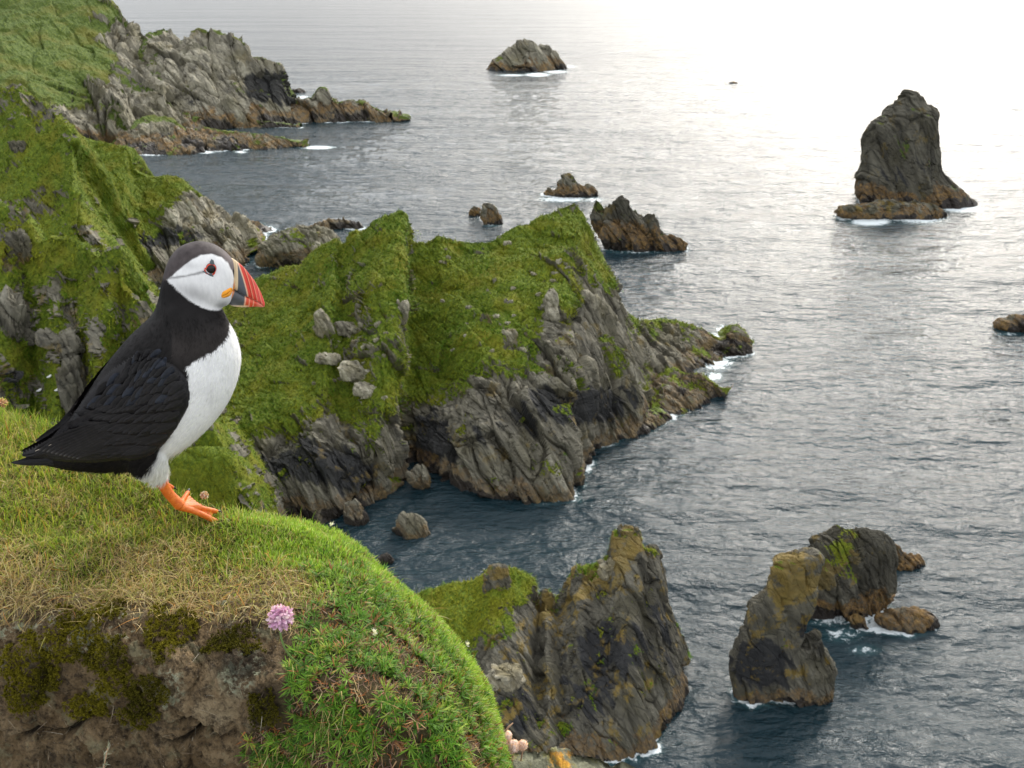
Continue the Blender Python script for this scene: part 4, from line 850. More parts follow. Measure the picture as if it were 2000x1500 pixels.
    Nr = gridN(Pr); Nr = np.where(Nr[..., 2:3] < 0, -Nr, Nr)
    Pr = Pr + Nr*(rockdisp(Pr, .14, .012, s=301) + .006*fbm(Pr/.03, 4, 303)-.004)[..., None]
    m = NT('lichen_rock'); Pn = m.pos(); a1 = m.noise(Pn, 22, 8, .7); a2 = m.noise(Pn, 9, 6, .65, .5); a3 = m.noise(Pn, 160, 5, .7)
    c_ = m.ramp(a1, [(.3, (.07, .07, .045)), (.5, (.19, .19, .12)), (.7, (.32, .33, .24))]); c_ = m.mix(m.mr(m.noise(Pn, 30, 6, .7), .5, .6, 0, .7), c_, (.22, .20, .05))
    c_ = m.mix(m.mr(a2, .54, .60, 0, .95), c_, m.mix(a3, (.55, .20, .015), (.62, .36, .03))); c_ = m.mix(m.mr(a3, .3, .6, .5, 0), c_, (.05, .05, .035))
    m.bsdf(**{'Base Color': c_, 'Roughness': .9, 'Normal': m.bump(m.ma('ADD', a1, m.ma('MULTIPLY', a3, .3)), .9, .01)})
    lr = mesh('lichened_rock', Pr, gridF(*Pr.shape[:2]), m.m, loc=Pr.reshape(-1, 3).mean(0)); tag(lr, 'grey rock with orange lichen cut by the bottom edge of the picture', 'rock')
    # bits of down caught in the turf
    for (px, py, lab) in [(646, 1026, 'tiny pale pink tuft on the skyline of the mound'), (905, 1262, 'tiny white feather stuck on the right rim of the mound'), (721, 1247, 'tiny white feather lying among the thrift rosettes')]:
        p_, n_ = surf(px, py+2); n = 26
        V, F, I, T = ribbons(np.repeat((p_+n_*.007)[None], n, 0)+rng.normal(0, .0006, (n, 3)), n_*1.+rng.normal(0, .6, (n, 3)), rng.normal(0, 1, (n, 3)), rnd(n, .002, .0045), rnd(n, .0006, .0011), rnd(n, 0, 1), nseg=3)
        o = mesh('down_feather', V, F, M_pet, loc=p_, attrs={'col': np.tile([[.85, .8, .76]], (len(V), 1))}); tag(o, lab, 'feather')
    # grass seed spike at the bottom left
    p_ = atD(196, 1530, .74); tip = atD(211, 1459, .72); t = np.linspace(0, 1, 60)[:, None]
    e_ = tag(empty('grass_spike', tuple(p_)), 'pale grass seed spike rising from the bottom edge in front of the bank', 'grass spike')
    V, F = tubeVF(p_*(1-np.linspace(0, 1, 8)[:, None])+tip*np.linspace(0, 1, 8)[:, None], .0005, 6); mesh('stem', V, F, M_dry, e_, p_)
    n = 60; pp = p_*(1-t)+tip*t; V, F, I, T = ribbons(pp, (tip-p_)*20+rng.normal(0, .55, (n, 3)), UP+0*pp, rnd(n, .004, .007), np.full(n, .0012), rnd(n, 0, .5), nseg=3)
    mesh('seeds', V, F, M_pet, e_, p_, {'col': palette(n, [(.42, .42, .34), (.3, .3, .22)], [1, 1])[I]})

# ------------------------------------------------------------------ PUFFIN
if 'bird' in PARTS:
    rb = np.random.default_rng(23)
    FOOT = atD(385, 992, .935)
    az = math.atan2((300-1000)/FP, CP*1.0); nz_ = np.array([math.sin(az), math.cos(az), 0.]); uu = np.array([math.cos(az), -math.sin(az), 0.])
    def PF(px, py, v=0.):
        """photo px -> point on the bird's upright middle plane, v photo px towards the far side"""
        r = ray(px, py); o = np.array([0, 0, CAMH])
        t = ((FOOT-o)@nz_)/(r@nz_); return o + r*t[..., None] + nz_*(np.asarray(v, float)*PXM)[..., None]
    PXM = .935/FP
    def toB(P):      # world -> px, py on the middle plane (drop the depth offset first), v
        v = (P-FOOT)@nz_; Q = P - nz_*v[..., None]; x, y = toPx(Q); return x, y, v/PXM
    puff = tag(empty('puffin', tuple(FOOT)), 'puffin with red, blue and cream bill standing on the grassy mound', 'puffin')
    SEC = [((78, 886), (84, 906), 12), ((105, 856), (125, 914), 26), ((135, 822), (175, 917), 42), ((166, 778), (222, 917), 56), ((195, 733), (272, 911), 66), ((226, 692), (322, 893), 74), ((256, 658), (372, 862), 79), ((280, 636), (420, 815), 80), ((296, 619), (454, 762), 77),
           ((304, 604), (470, 702), 69), ((309, 588), (463, 660), 59), ((312, 572), (448, 630), 50), ((315, 556), (435, 604), 45), ((319, 540), (431, 597), 44), ((324, 522), (436, 596), 45), ((335, 500), (443, 594), 46), ((354, 482), (448, 590), 45), ((384, 472.5), (451, 583), 42), ((414, 476), (453, 570), 36), ((436, 488), (455, 553), 28), ((449, 500), (457, 535), 18), ((455, 508), (457, 522), 8)]
    Bk = np.array([s_[0] for s_ in SEC], float); Fr = np.array([s_[1] for s_ in SEC], float); Wd = np.array([s_[2] for s_ in SEC], float)
    ns, na = 220, 120
    tt = np.linspace(0, len(SEC)-1, ns)
    B_, F_, W_ = cat(Bk, None, t=tt), cat(Fr, None, t=tt), cat(Wd[:, None], None, t=tt)[:, 0]
    a = np.linspace(0, 2*math.pi, na, endpoint=False)
    ca, sa = np.cos(a), np.sin(a)
    e1 = np.sign(ca)*np.abs(ca)**.93; e2 = np.sign(sa)*np.abs(sa)**.9
    cx_ = (B_+F_)/2; hx = (F_-B_)/2
    X = cx_[:, None]+hx[:, None]*e1[None, :, None]; Vd = W_[:, None]*e2[None]
    Pb = PF(X[..., 0], X[..., 1], Vd)
    Vb, Fb = Pb.reshape(-1, 3), [gridF(ns, na, True)]
    Vb = np.concatenate([Vb, Pb[0].mean(0)[None], Pb[-1].mean(0)[None]]); nn = ns*na
    Fb.append(np.array([[nn, (j+1) % na, j] for j in range(na)]+[[nn+1, (ns-1)*na+j, (ns-1)*na+(j+1) % na] for j in range(na)]))
    off = len(Vb); parts = [Vb]; fs = Fb
    for sgn, dx, dy in ((-1, 0, 0), (1, -8, 6)):
        pts = [PF(270+dx, 850+dy, sgn*30), PF(288+dx, 885+dy, sgn*31), PF(303+dx, 908+dy, sgn*27), PF(313+dx, 926+dy, sgn*24)]
        pts = cat(np.array(pts), None, t=np.linspace(0, 3, 20)); v_, f_ = tubeVF(pts, np.interp(np.linspace(0, 3, 20), [0, 1, 2, 3], [46, 38, 24, 13])*PXM, 40, off)
        parts.append(v_); fs += f_; off += len(v_)
    def remesh(name, V, Fl, vox, sm=4):
        me = bpy.data.meshes.new('tmp'); me.from_pydata([tuple(v) for v in V], [], [tuple(int(i) for i in f) for F in Fl for f in F]); me.update()
        o = bpy.data.objects.new('tmp', me); C.objects.link(o)
        r_ = o.modifiers.new('r', 'REMESH'); r_.mode = 'VOXEL'; r_.voxel_size = vox
        if sm: s_ = o.modifiers.new('s', 'SMOOTH'); s_.iterations = sm; s_.factor = .5
        dg = bpy.context.evaluated_depsgraph_get(); ev = o.evaluated_get(dg); m2 = ev.to_mesh()
        co = np.zeros(len(m2.vertices)*3); m2.vertices.foreach_get('co', co); no = np.zeros(len(m2.vertices)*3); m2.vertices.foreach_get('normal', no)
        m2.calc_loop_triangles(); tr_ = np.zeros(len(m2.loop_triangles)*3, int); m2.loop_triangles.foreach_get('vertices', tr_)
        fl = [p.vertices[:] for p in m2.polygons]; q = np.array([f for f in fl if len(f) == 4]); t3 = [f for f in fl if len(f) == 3]
        out = [q] + ([np.array(t3)] if t3 else [])
        ev.to_mesh_clear(); bpy.data.objects.remove(o, do_unlink=True); bpy.data.meshes.remove(me)
        return co.reshape(-1, 3), out, no.reshape(-1, 3), tr_.reshape(-1, 3)
    # local frame keeps precision
    Vb = np.concatenate(parts)-FOOT
    Vb, Fb, Nb, Tb = remesh('body', Vb, fs, .0013, 8); Vb = Vb+FOOT
    FACE = [(324, 541), (331, 533), (345, 519), (358, 507), (372, 497), (390, 489), (410, 488), (428, 494), (441, 505), (450, 522), (456, 545), (456, 566), (450, 584), (440, 598), (425, 598), (408, 593), (390, 587), (372, 577), (356, 566), (343, 555), (333, 547)]
    WHITE = [(447, 628), (440, 642), (428, 652), (410, 663), (385, 671), (356, 689), (362, 704), (358, 725), (363, 750), (352, 780), (338, 805), (318, 834), (308, 852), (302, 868), (292, 884), (278, 897), (262, 906), (244, 914), (200, 914), (160, 913), (150, 940), (340, 945), (520, 800), (500, 620)]
    def bodycol(P, jit=0):
        x, y, v = toB(P)
        if jit: x = x+rb.normal(0, jit, x.shape); y = y+rb.normal(0, jit, y.shape)
        q = P/.004; nn_ = fbm(q, 3, 5)*3; f1 = fbm(P/.02, 3, 15)
        col = np.zeros(P.shape) + np.array([.0085, .0075, .0075])
        col = col*(1+1.2*np.clip(f1+.2, 0, 1))[..., None]
        neck = np.exp(-(((y-655)/30)**2))*(x > 330); col += (neck*.016)[..., None]*np.array([1.15, .95, .85])
        dw = polydist(x, y, WHITE); wm = sstep(-1.6, 1.6, dw+nn_*.9)
        wcol = np.array([.87, .87, .87])*(1-.13*np.clip(f1*1.3+.1, 0, 1))[..., None]
        brown = np.exp(-((dw-0)/7)**2)*(y > 820); wcol = wcol*(1-.4*brown)[..., None]
        col = col*(1-wm[..., None])+wcol*wm[..., None]
        crown = sstep(546, 536, y+.15*(x-324))*(y < 560)
        cc = np.array([.070, .058, .058])*(1+.5*fbm(P/.006, 3, 25))[..., None]; cc = cc*(1+.9*sstep(420, 452, x))[..., None]
        headm = sstep(0, 4, 545-.16*(x-318)-y); col = col*(1-headm[..., None])+cc*headm[..., None]
        df = polydist(x, y, FACE); fm = sstep(-1.2, 1.2, df+nn_*.5)
        # cheeks are greyer behind and below
        ch = np.exp(-(((x-375)/38)**2+((y-(560+.28*(x-375)))/15)**2)); ch2 = np.exp(-(((x-432)/15)**2+((y-586)/10)**2))
        fcol = np.array([.82, .815, .81])*(1-.42*ch-.48*ch2)[..., None]
        gl_ = polydist(x, y, [(328, 536), (392, 517.5), (392, 519.5), (345, 530)]); line = np.exp(-(np.minimum(gl_, 0)/1.6)**2); fcol = fcol*(1-.62*line)[..., None]  # feather crease behind the eye, its groove shading painted in as well
        up_ = np.exp(-(((x-365)/26)**2+((y-508)/7)**2)); fcol = fcol*(1-.22*up_)[..., None]
        col = col*(1-fm[..., None])+fcol*fm[..., None]
        return np.clip(col, .003, .9)
    colb = bodycol(Vb)
    # fine feather relief on the body
    xb, yb, vb = toB(Vb)
    def flow(P):
        """direction (world) in which feathers lie: from head to tail along the body"""
        x, y, v = toB(P)
        pts = (B_+F_)/2; k = np.argmin((x[:, None]-pts[None, :, 0])**2+(y[:, None]-pts[None, :, 1])**2, 1)
        k0, k1 = np.clip(k-6, 0, ns-1), np.clip(k+6, 0, ns-1)
        d = PF(pts[k0, 0], pts[k0, 1])-PF(pts[k1, 0], pts[k1, 1])
        face = (x > 330) & (y < 600); hd = PF(np.full(len(x), 330.), np.full(len(x), 555.))-PF(np.full(len(x), 452.), np.full(len(x), 560.)); d[face] = hd[face]
        th = (y > 880) & (x > 225); dn = PF(np.full(len(x), 300.), np.full(len(x), 930.))-PF(np.full(len(x), 320.), np.full(len(x), 860.)); d[th] = dn[th]
        return d/(np.linalg.norm(d, axis=1, keepdims=True)+1e-12)
    m = NT('plumage'); c = m.attr('col', True); Pn = m.pos()
    nb_ = m.noise(m.map(Pn, (420, 420, 150), (0, R(38), 0)), 1., 4, .6)
    dark = m.mr(m.n('RGBToBW', {0: c}).outputs[0], .02, .3, 0, 1)
    bb = m.bsdf(**{'Base Color': m.mix(m.mr(nb_, .3, .7, .25, 0), c, m.mix(1., c, (.6, .6, .62), 'MULTIPLY')), 'Roughness': m.mr(dark, 0, 1, .6, .85), 'Normal': m.bump(nb_, .35, .0006), 'Specular IOR Level': m.mr(dark, 0, 1, .14, .3)})
    bb.inputs['Sheen Weight'].default_value = .0; bb.inputs['Sheen Roughness'].default_value = .4
    M_pl = m.m
    body = mesh('body', Vb, Fb, M_pl, puff, FOOT, {'col': colb})
    tree = BVHTree.FromPolygons([tuple(v) for v in (Vb-FOOT)], [tuple(int(i) for i in f) for F in Fb for f in F])
    M_fe = blade_material('feather_strand', .10, .7, .15)
    # strands of plumage
    tri = Vb[Tb]; ar = np.linalg.norm(np.cross(tri[:, 1]-tri[:, 0], tri[:, 2]-tri[:, 0]), axis=1); cs = np.cumsum(ar)
    n = 60000; k = np.searchsorted(cs, rb.random(n)*cs[-1]); u, v = rb.random((2, n)); s_ = u+v > 1; u[s_], v[s_] = 1-u[s_], 1-v[s_]
    P = tri[k, 0]+(tri[k, 1]-tri[k, 0])*u[:, None]+(tri[k, 2]-tri[k, 0])*v[:, None]; N = Nb[Tb[k, 0]]
    x, y, vv = toB(P); fl_ = np.concatenate([flow(P[i:i+8000]) for i in range(0, n, 8000)])
    face = (y < 600) & (x > 322)
    keep = ~((x > 446) & (y < 600)) & ~((np.hypot(x-407, y-513) < 13)) & ~((x < 300) & (y > 700) & (y < 870) & (np.abs(vv) > 20) & (rb.random(n) < .8))
    P, N, x, y, fl_, face = P[keep], N[keep], x[keep], y[keep], fl_[keep], face[keep]; n = len(P)
    tn = fl_ - N*np.sum(fl_*N, 1, keepdims=True); tn /= np.linalg.norm(tn, axis=1, keepdims=True)+1e-9
    tn = tn + rb.normal(0, .16, (n, 3)); thigh = sstep(830, 880, y)*(x > 150)
    L = np.where(face, .0018, .0042)*rb.uniform(.6, 1.3, n)*(1+1.1*thigh); lift = np.where(face, .10, .13)+.10*thigh
    V1, F1, I1, T1 = ribbons(P-N*.0003, tn+N*lift[:, None], N*1., L, np.where(face, .00035, .00055)*rb.uniform(.7, 1.3, n), -lift*1.2, nseg=3, taper=2)
    cs_ = bodycol(P)*rb.uniform(.8, 1.15, (n, 1))
    mesh('plumage', V1, F1, M_fe, body, FOOT, {'col': cs_[I1]})
    # feathers: leaf-shaped vanes laid over the flank
    def sideV(px, py, sgn):
        o = PF(px, py, sgn*160.)-FOOT; d = Vector(-nz_*sgn); r_ = tree.ray_cast(Vector(o), d)
        if r_[0] is None: return None
        return float((np.array(r_[0]))@nz_/PXM)
    m = NT('vane'); c = m.attr('col', True); q = m.sep(m.n('Attribute', attribute_name='uvv').outputs['Vector'])
    ln = m.ma('SINE', m.ma('ADD', m.ma('MULTIPLY', q[0], 150.), m.ma('MULTIPLY', m.ma('ABSOLUTE', q[1]), -60.))); sh = m.ma('ABSOLUTE', q[1])
    c2 = m.mix(m.mr(sh, 0, .10, .5, 0), c, (.035, .03, .028)); c2 = m.mix(m.mr(sh, .75, 1., 0, .35), c2, (.035, .030, .028)); c2 = m.mix(m.mr(m.noise(m.pos(), 260, 3), .4, .7, 0, .5), c2, m.mix(1., c2, (1.9, 1.9, 2.1), 'MULTIPLY'))
    b = m.bsdf(**{'Base Color': c2, 'Roughness': .40, 'Normal': m.bump(ln, .35, .0002), 'Specular IOR Level': .24}); b.inputs['Sheen Weight'].default_value = .0
    M_vane = m.m
    def vane(path, widths, vf, ns_=16, nw=5, lift=2.2, curl=1.2, sgn=-1, tipcol=None, col=(.010, .009, .010)):
        """one feather: path px points root->tip, widths px; vf(px,py) depth"""
        path = np.array(path, float); P_ = cat(path, None, t=np.linspace(0, len(path)-1, ns_)); W = np.interp(np.linspace(0, 1, ns_), np.linspace(0, 1, len(widths)), widths)
        T = np.gradient(P_, axis=0); T /= np.linalg.norm(T, axis=1, keepdims=True)+1e-9; S_ = np.stack([-T[:, 1], T[:, 0]], 1)
        w_ = np.linspace(-1, 1, nw); t = np.linspace(0, 1, ns_)
        xy = P_[:, None]+S_[:, None]*(W[:, None]*w_)[..., None]
        v0 = np.array([vf(*p) for p in P_]); vgrid = v0[:, None] + sgn*(lift*(.2+1.25*t[:, None]) + curl*(1-w_[None]**2) + 1.3*w_[None]*W[:, None]/9)
        V = PF(xy[..., 0], xy[..., 1], vgrid); cc_ = np.tile(np.array(col), (ns_, nw, 1))
        if tipcol is not None: cc_ = cc_ + (np.array(tipcol)-cc_)*(np.clip((t-.9)*12, 0, 1)[:, None, None])
        uv = np.stack([np.repeat(t[:, None]*len(path)*.3, nw, 1), np.repeat(w_[None], ns_, 0), 0*t[:, None]+0*w_[None]], -1)
        return V.reshape(-1, 3), gridF(ns_, nw), cc_.reshape(-1, 3), uv.reshape(-1, 3)
    WING = [(352, 700), (361, 716), (364, 740), (362, 762), (350, 785), (338, 808), (318, 838), (296, 856), (268, 866), (225, 876), (170, 886), (105, 890), (44, 886), (42, 880), (90, 856), (140, 825), (146, 800), (165, 765), (190, 735), (225, 700), (262, 676), (305, 672), (335, 684)]
    def wing(sgn):
        cache = {}
        def bv(px, py):
            key = (round(px/3), round(py/3), )
            if key not in cache:
                s0 = sideV(key[0]*3, key[1]*3, sgn)
                base = np.interp(px, [40, 110, 160, 230], [12, 22, 40, 60]); cache[key] = sgn*base*(.75 if sgn < 0 else .4) if s0 is None else sgn*max(abs(s0), base*(.75 if sgn < 0 else .05))
            return cache[key]
        # raised shell
        gx, gy = np.meshgrid(np.arange(30, 372, 3.), np.arange(668, 900, 3.)); dd = polydist(gx, gy, WING)
        vb_ = np.array([[bv(a_, b_) for a_, b_ in zip(r1, r2)] for r1, r2 in zip(gx, gy)])
        for _ in range(6):
            vb_[1:-1] = (vb_[:-2]+2*vb_[1:-1]+vb_[2:])/4; vb_[:, 1:-1] = (vb_[:, :-2]+2*vb_[:, 1:-1]+vb_[:, 2:])/4
        th_ = 9*np.clip(1-(1-np.clip(dd, 0, 22)/22)**2, 0, 1)**.6 - 5*(dd < 0); vv_ = vb_+sgn*th_
        def vf(px, py):
            fx, fy = (px-30)/3, (py-668)/3; fx = min(max(fx, 0), gx.shape[1]-1.01); fy = min(max(fy, 0), gx.shape[0]-1.01)
            i, j = int(fy), int(fx); a_, b_ = fy-i, fx-j
            return vv_[i, j]*(1-a_)*(1-b_)+vv_[i+1, j]*a_*(1-b_)+vv_[i, j+1]*(1-a_)*b_+vv_[i+1, j+1]*a_*b_
        Pw = PF(gx, gy, vv_); F = gridF(*gx.shape); dm = dd.ravel()
        F = F[(dm[F] > -1.5).all(1)]
        cw = np.tile([.010, .009, .010], (Pw.reshape(-1, 3).shape[0], 1))
        wg = mesh('wing', Pw.reshape(-1, 3), F, M_vane, puff, FOOT, {'col': cw, 'uvv': np.stack([gx.ravel()/30, gy.ravel()*0+.5, gy.ravel()*0, gy.ravel()*0+1], 1)})
        FS = []
        def add(*a_, **k_): FS.append(vane(*a_, sgn=sgn, **k_))
        # primaries
        for i in range(7):
            q = i/6; r0 = (215-12*i, 858-2*i); tip = (44+20*q+ (6 if i % 2 else 0), 886-7*q); mid = ((r0[0]+tip[0])/2, (r0[1]+tip[1])/2-1+2*q)
            add([r0, mid, tip], [5, 8, 7.5, 5, .4], vf, 26, 5, lift=1.5+i*.4, col=(.009, .008, .008))
        # secondaries with pale tips
        for i in range(11):
            q = i/10; r0 = (250-6*i, 812-1*i); tip = (150-82*q, 872-4*q+0*i)
            add([r0, ((r0[0]+tip[0])/2, (r0[1]+tip[1])/2+3), tip], [8, 11, 10, 7, 1.2], vf, 24, 5, lift=2.5+.3*i, col=(.010, .009, .009), tipcol=(.06, .055, .05))
        # tertials folded over the back, pale edge
        for i in range(6):
            q = i/5; r0 = (210-5*i, 770+3*i); tip = (150-58*q, 815+44*q)
            add([r0, ((r0[0]+tip[0])/2-3, (r0[1]+tip[1])/2), tip], [8, 10, 9, 6, 1], vf, 22, 5, lift=4.2+.4*i, col=(.011, .010, .011))
        # coverts in rows
        for row, (x0, y0, x1, y1, L_, W2, n_, lf) in enumerate([(300, 838, 168, 846, 52, 10, 16, 4.0), (322, 815, 172, 822, 46, 10, 18, 5.0), (336, 792, 176, 802, 42, 9.5, 19, 5.6), (344, 770, 182, 786, 38, 9, 19, 6.4), (350, 748, 196, 772, 34, 8.5, 18, 7.0)]):
            for i in range(n_):
                q = i/(n_-1); x_, y_ = x0+(x1-x0)*q+rb.normal(0, 1.2), y0+(y1-y0)*q+rb.normal(0, 1.2); an_ = R(196-10*q)+rb.normal(0, .05) ; an_ = R(158+rb.normal(0, 3)+8*q)
                tx, ty = x_+L_*math.cos(an_), y_+L_*math.sin(an_)
                g_ = rb.uniform(.8, 1.35); cc_ = np.array([.0070, .0062, .0064])*g_
                add([(x_, y_), ((x_+tx)/2, (y_+ty)/2+1.), (tx, ty)], [W2*.5, W2, W2*.95, W2*.6, .8], vf, 14, 5, lift=lf-2, curl=1.5, col=tuple(cc_))
        # scapulars / mantle
        for row, (x0, y0, x1, y1, L_, W2, n_, lf) in enumerate([(356, 730, 200, 752, 40, 11, 15, 9), (352, 712, 214, 730, 38, 11, 14, 10), (344, 698, 232, 708, 34, 10, 12, 11), (330, 688, 252, 692, 30, 9, 9, 12), (322, 674, 258, 684, 28, 8.5, 8, 12), (310, 661, 270, 671, 24, 8, 6, 12)]):
            if sgn > 0: break
            for i in range(n_):
                q = i/(n_-1); x_, y_ = x0+(x1-x0)*q+rb.normal(0, 1.5), y0+(y1-y0)*q+rb.normal(0, 1.5); an_ = R(154+rb.normal(0, 4)-16*q)
                tx, ty = x_+L_*math.cos(an_), y_+L_*math.sin(an_); g_ = rb.uniform(.9, 1.5)
                blue = rb.random() < .3; cc_ = np.array([.014, .017, .024] if blue else [.0075, .0070, .0075])*g_  # bluish sheen of some feathers put into their base colour
                add([(x_, y_), ((x_+tx)/2, (y_+ty)/2+1.), (tx, ty)], [W2*.5, W2, W2, W2*.65, 1], vf, 14, 5, lift=lf-5, curl=1.8, col=tuple(cc_))
        V, F, c3, u3 = [], [], [], []; o_ = 0
        for (a_, b_, c_, d_) in FS: V.append(a_); F.append(b_+o_); c3.append(c_); u3.append(d_); o_ += len(a_)
        u3 = np.concatenate(u3); mesh('flight_feathers', np.concatenate(V), np.concatenate(F), M_vane, wg, FOOT, {'col': np.concatenate(c3), 'uvv': np.concatenate([u3, np.ones((len(u3), 1))], 1)})
        # pale edge line of the folded secondaries
        ed = [(138, 839), (118, 849), (95, 858), (70, 870)]
        v_ = PF(np.array([p[0] for p in ed], float), np.array([p[1] for p in ed], float), np.array([vf(*p)+sgn*7.5 for p in ed])); V, F = tubeVF(cat(v_, None, t=np.linspace(0, 3, 20)), np.interp(np.linspace(0, 1, 20), [0, .5, 1], [.00035, .0005, .0002]), 6)
        mesh('wing_edge', V, F, matcol2('pale_edge', (.45, .38, .30), .7), wg, FOOT)
        return wg
    def matcol2(name, col, rough=.5, spec=.4, attr=False, coat=0, sss=0):
        m = NT(name); b = m.bsdf(**{'Base Color': m.attr('col', True) if attr else col, 'Roughness': rough, 'Specular IOR Level': spec})
        b.inputs['Coat Weight'].default_value = coat; b.inputs['Coat Roughness'].default_value = .15
        if sss: b.inputs['Subsurface Weight'].default_value = sss; b.inputs['Subsurface Scale'].default_value = .0015
        return m.m
    wing(-1); wing(1)
    # tail
    FS = []
    for i in range(9):
        q = i/8-.5; r0 = (150, 893); tip = (22+10*abs(q)*2, 903+14*(q)); 
        FS.append(vane([r0, (90, 896+6*q), tip], [5, 7.5, 7.5, 6, 1], lambda a_, b_, q=q: q*38, 24, 5, lift=1, sgn=-1, col=(.010, .010, .012)))
    V, F, c3, u3 = [], [], [], []; o_ = 0
    for (a_, b_, c_, d_) in FS: V.append(a_); F.append(b_+o_); c3.append(c_); u3.append(d_); o_ += len(a_)
    u3 = np.concatenate(u3); mesh('tail', np.concatenate(V), np.concatenate(F), M_vane, puff, FOOT, {'col': np.concatenate(c3), 'uvv': np.concatenate([u3, np.ones((len(u3), 1))], 1)})
    # ---- bill: upper and lower mandible; s = along, 0 at the base
    culm = cat(np.array([(452, 503), (462, 510), (475, 521), (487, 535), (498, 550), (507, 566), (513, 580), (517, 592), (516.5, 599)], float), 9, 200)
    keel = cat(np.array([(438, 589), (446, 594), (456, 598), (466, 599.5), (478, 600), (490, 599.5), (501, 599), (510, 600), (514, 600)], float), 9, 200)
    gapeU = cat(np.array([(446, 563), (455, 564), (465, 569), (476, 576), (487, 581), (497, 586), (505, 590), (511, 594), (515.5, 599)], float), 9, 200)
    def mand(top, bot, upper):
        nb2 = 110; k = len(top); a_ = np.linspace(0, math.pi*2, 2*nb2, endpoint=False)
        hw = np.interp(np.linspace(0, 1, k), [0, .2, .5, .8, .95, 1], [17, 14, 9.5, 5.5, 3., 1.2])
        c_ = (top+bot)/2; h_ = (bot-top)/2
        # blade-like: sharp at the outer edge, full at the gape
        ex = np.cos(a_); ww = np.abs(np.sin(a_))**.8*np.sign(np.sin(a_))
        side = (1+ex)/2 if upper else (1-ex)/2       # 1 near gape
        prof = (.30+.70*side**.7)
        xy = c_[:, None]+h_[:, None]*ex[None, :, None]; vd = hw[:, None]*(ww*prof)[None]
        return xy, vd
    def billcol(x, y, upper):
        # distance from the base arc: use curved bands concentric with the bill base
        col = np.zeros(x.shape+(3,)); 
        s = (x-452) + ((y-512)*.135 if upper else (590-y)*.0) 
        u = x - 455 - .018*(y-540)**2*.12; out = np.array([.62, .035, .02])+0*col
        if upper:
            arc = x - (455.5 + 2.6*np.sin(np.clip((y-505)/60, 0, 1)*math.pi)*1.0)            # distance from base line
            tri = x - (466 + (y-517)*.26)                                                     # front edge of the blue plate
            tri = x - (465.5 + (y-517)*.285 + 1.8*np.sin(np.clip((y-510)/75, 0, 1)*math.pi))
            base = np.array([.74, .56, .34]); blue = np.array([.085, .095, .115]); cream = np.array([.80, .52, .34])
            col = np.where((tri < 0)[..., None], blue, col*0+np.array([.68, .045, .025]))
            cm_ = np.exp(-(tri/1.3)**2); col = col*(1-cm_[..., None])+cream*cm_[..., None]
            edge_ = np.exp(-((x-463.3-(y-505)*.06)/1.0)**2)*.35; 
            bm_ = sstep(463.5, 461.8, x-.9*np.sin((y-505)/60*math.pi)); col = col*(1-bm_[..., None])+base*bm_[..., None]
            rm = sstep(458.2, 456.6, x-.012*(y-530)**2*0)*sstep(540, 556, y); col = col*(1-.6*rm[..., None])+np.array([.62, .10, .03])*.6*rm[..., None]
            for g_ in (9.5, 17, 24.5):
                gm_ = np.exp(-((tri-g_-.0*(y-540))/.9)**2)*sstep(0, 3, tri); col = col*(1-.75*gm_[..., None])+np.array([.85, .42, .24])*.75*gm_[..., None]
                gd = np.exp(-((tri-g_+2.2)/1.)**2); col = col*(1-.45*gd[..., None])
            pk = np.exp(-((tri-21)/5)**2)*.3+np.exp(-((tri-31)/5)**2)*.35; col = col*(1-pk[..., None])+np.array([.85, .16, .15])*pk[..., None]
        else:
            fr_ = x-(479-(y-575)*.12)
            col = np.where((fr_ < 0)[..., None], np.array([.075, .08, .09]), col*0+np.array([.66, .075, .03]))
            cm_ = np.exp(-(fr_/1.5)**2); col = col*(1-cm_[..., None])+np.array([.80, .45, .30])*cm_[..., None]
            low = sstep(593.2, 597, y-.0*x)*sstep(489, 478, x); col = col*(1-low[..., None])+np.array([.78, .56, .34])*low[..., None]
            bm_ = sstep(447.5, 445, x-(590-y)*.45); col = col*(1-bm_[..., None])+np.array([.66, .25, .10])*bm_[..., None]
            for g_ in (8.5, 17): 
                gm_ = np.exp(-((fr_-g_)/1.1)**2); col = col*(1-.7*gm_[..., None])+np.array([.84, .44, .26])*.7*gm_[..., None]
            tp = sstep(20, 30, fr_)*.45; col = col*(1-tp[..., None])+np.array([.8, .36, .28])*tp[..., None]
        return col
    bill = None
    for nm, top, bot, upper in (('upper_mandible', culm, gapeU-np.array([0, .25]), True), ('lower_mandible', gapeU+np.array([0, .35]), keel, False)):
        xy, vd = mand(top, bot, upper); x, y = xy[..., 0], xy[..., 1]
        if upper:
            tri = x-(465.5+(y-517)*.285+1.8*np.sin(np.clip((y-510)/75, 0, 1)*math.pi)); gr_ = sum(np.exp(-((tri-g_)/1.1)**2) for g_ in (9.5, 17, 24.5))*.9 - np.exp(-((x-461)/2.2)**2)*1.6
        else: fr_ = x-(479-(y-575)*.12); gr_ = sum(np.exp(-((fr_-g_)/1.2)**2) for g_ in (8.5, 17))*.8
        vd = vd - np.sign(vd)*np.minimum(np.abs(vd)*.8, np.maximum(gr_, -2)) 
        P = PF(x, y, vd); cc = billcol(x, y, upper)
        cc = cc*(1+.10*fbm(P/.003, 3, 31))[..., None]*(1+.06*fbm(P*np.array([1, 1, .2])/.0006, 2, 33))[..., None]
        V = np.concatenate([P.reshape(-1, 3), P[-1].mean(0)[None], P[0].mean(0)[None]]); nn, w_ = P.shape[0]*P.shape[1], P.shape[1]
        F = [gridF(P.shape[0], P.shape[1], True), np.array([[nn, (P.shape[0]-1)*w_+j, (P.shape[0]-1)*w_+(j+1) % w_] for j in range(w_)]+[[nn+1, (j+1) % w_, j] for j in range(w_)])]
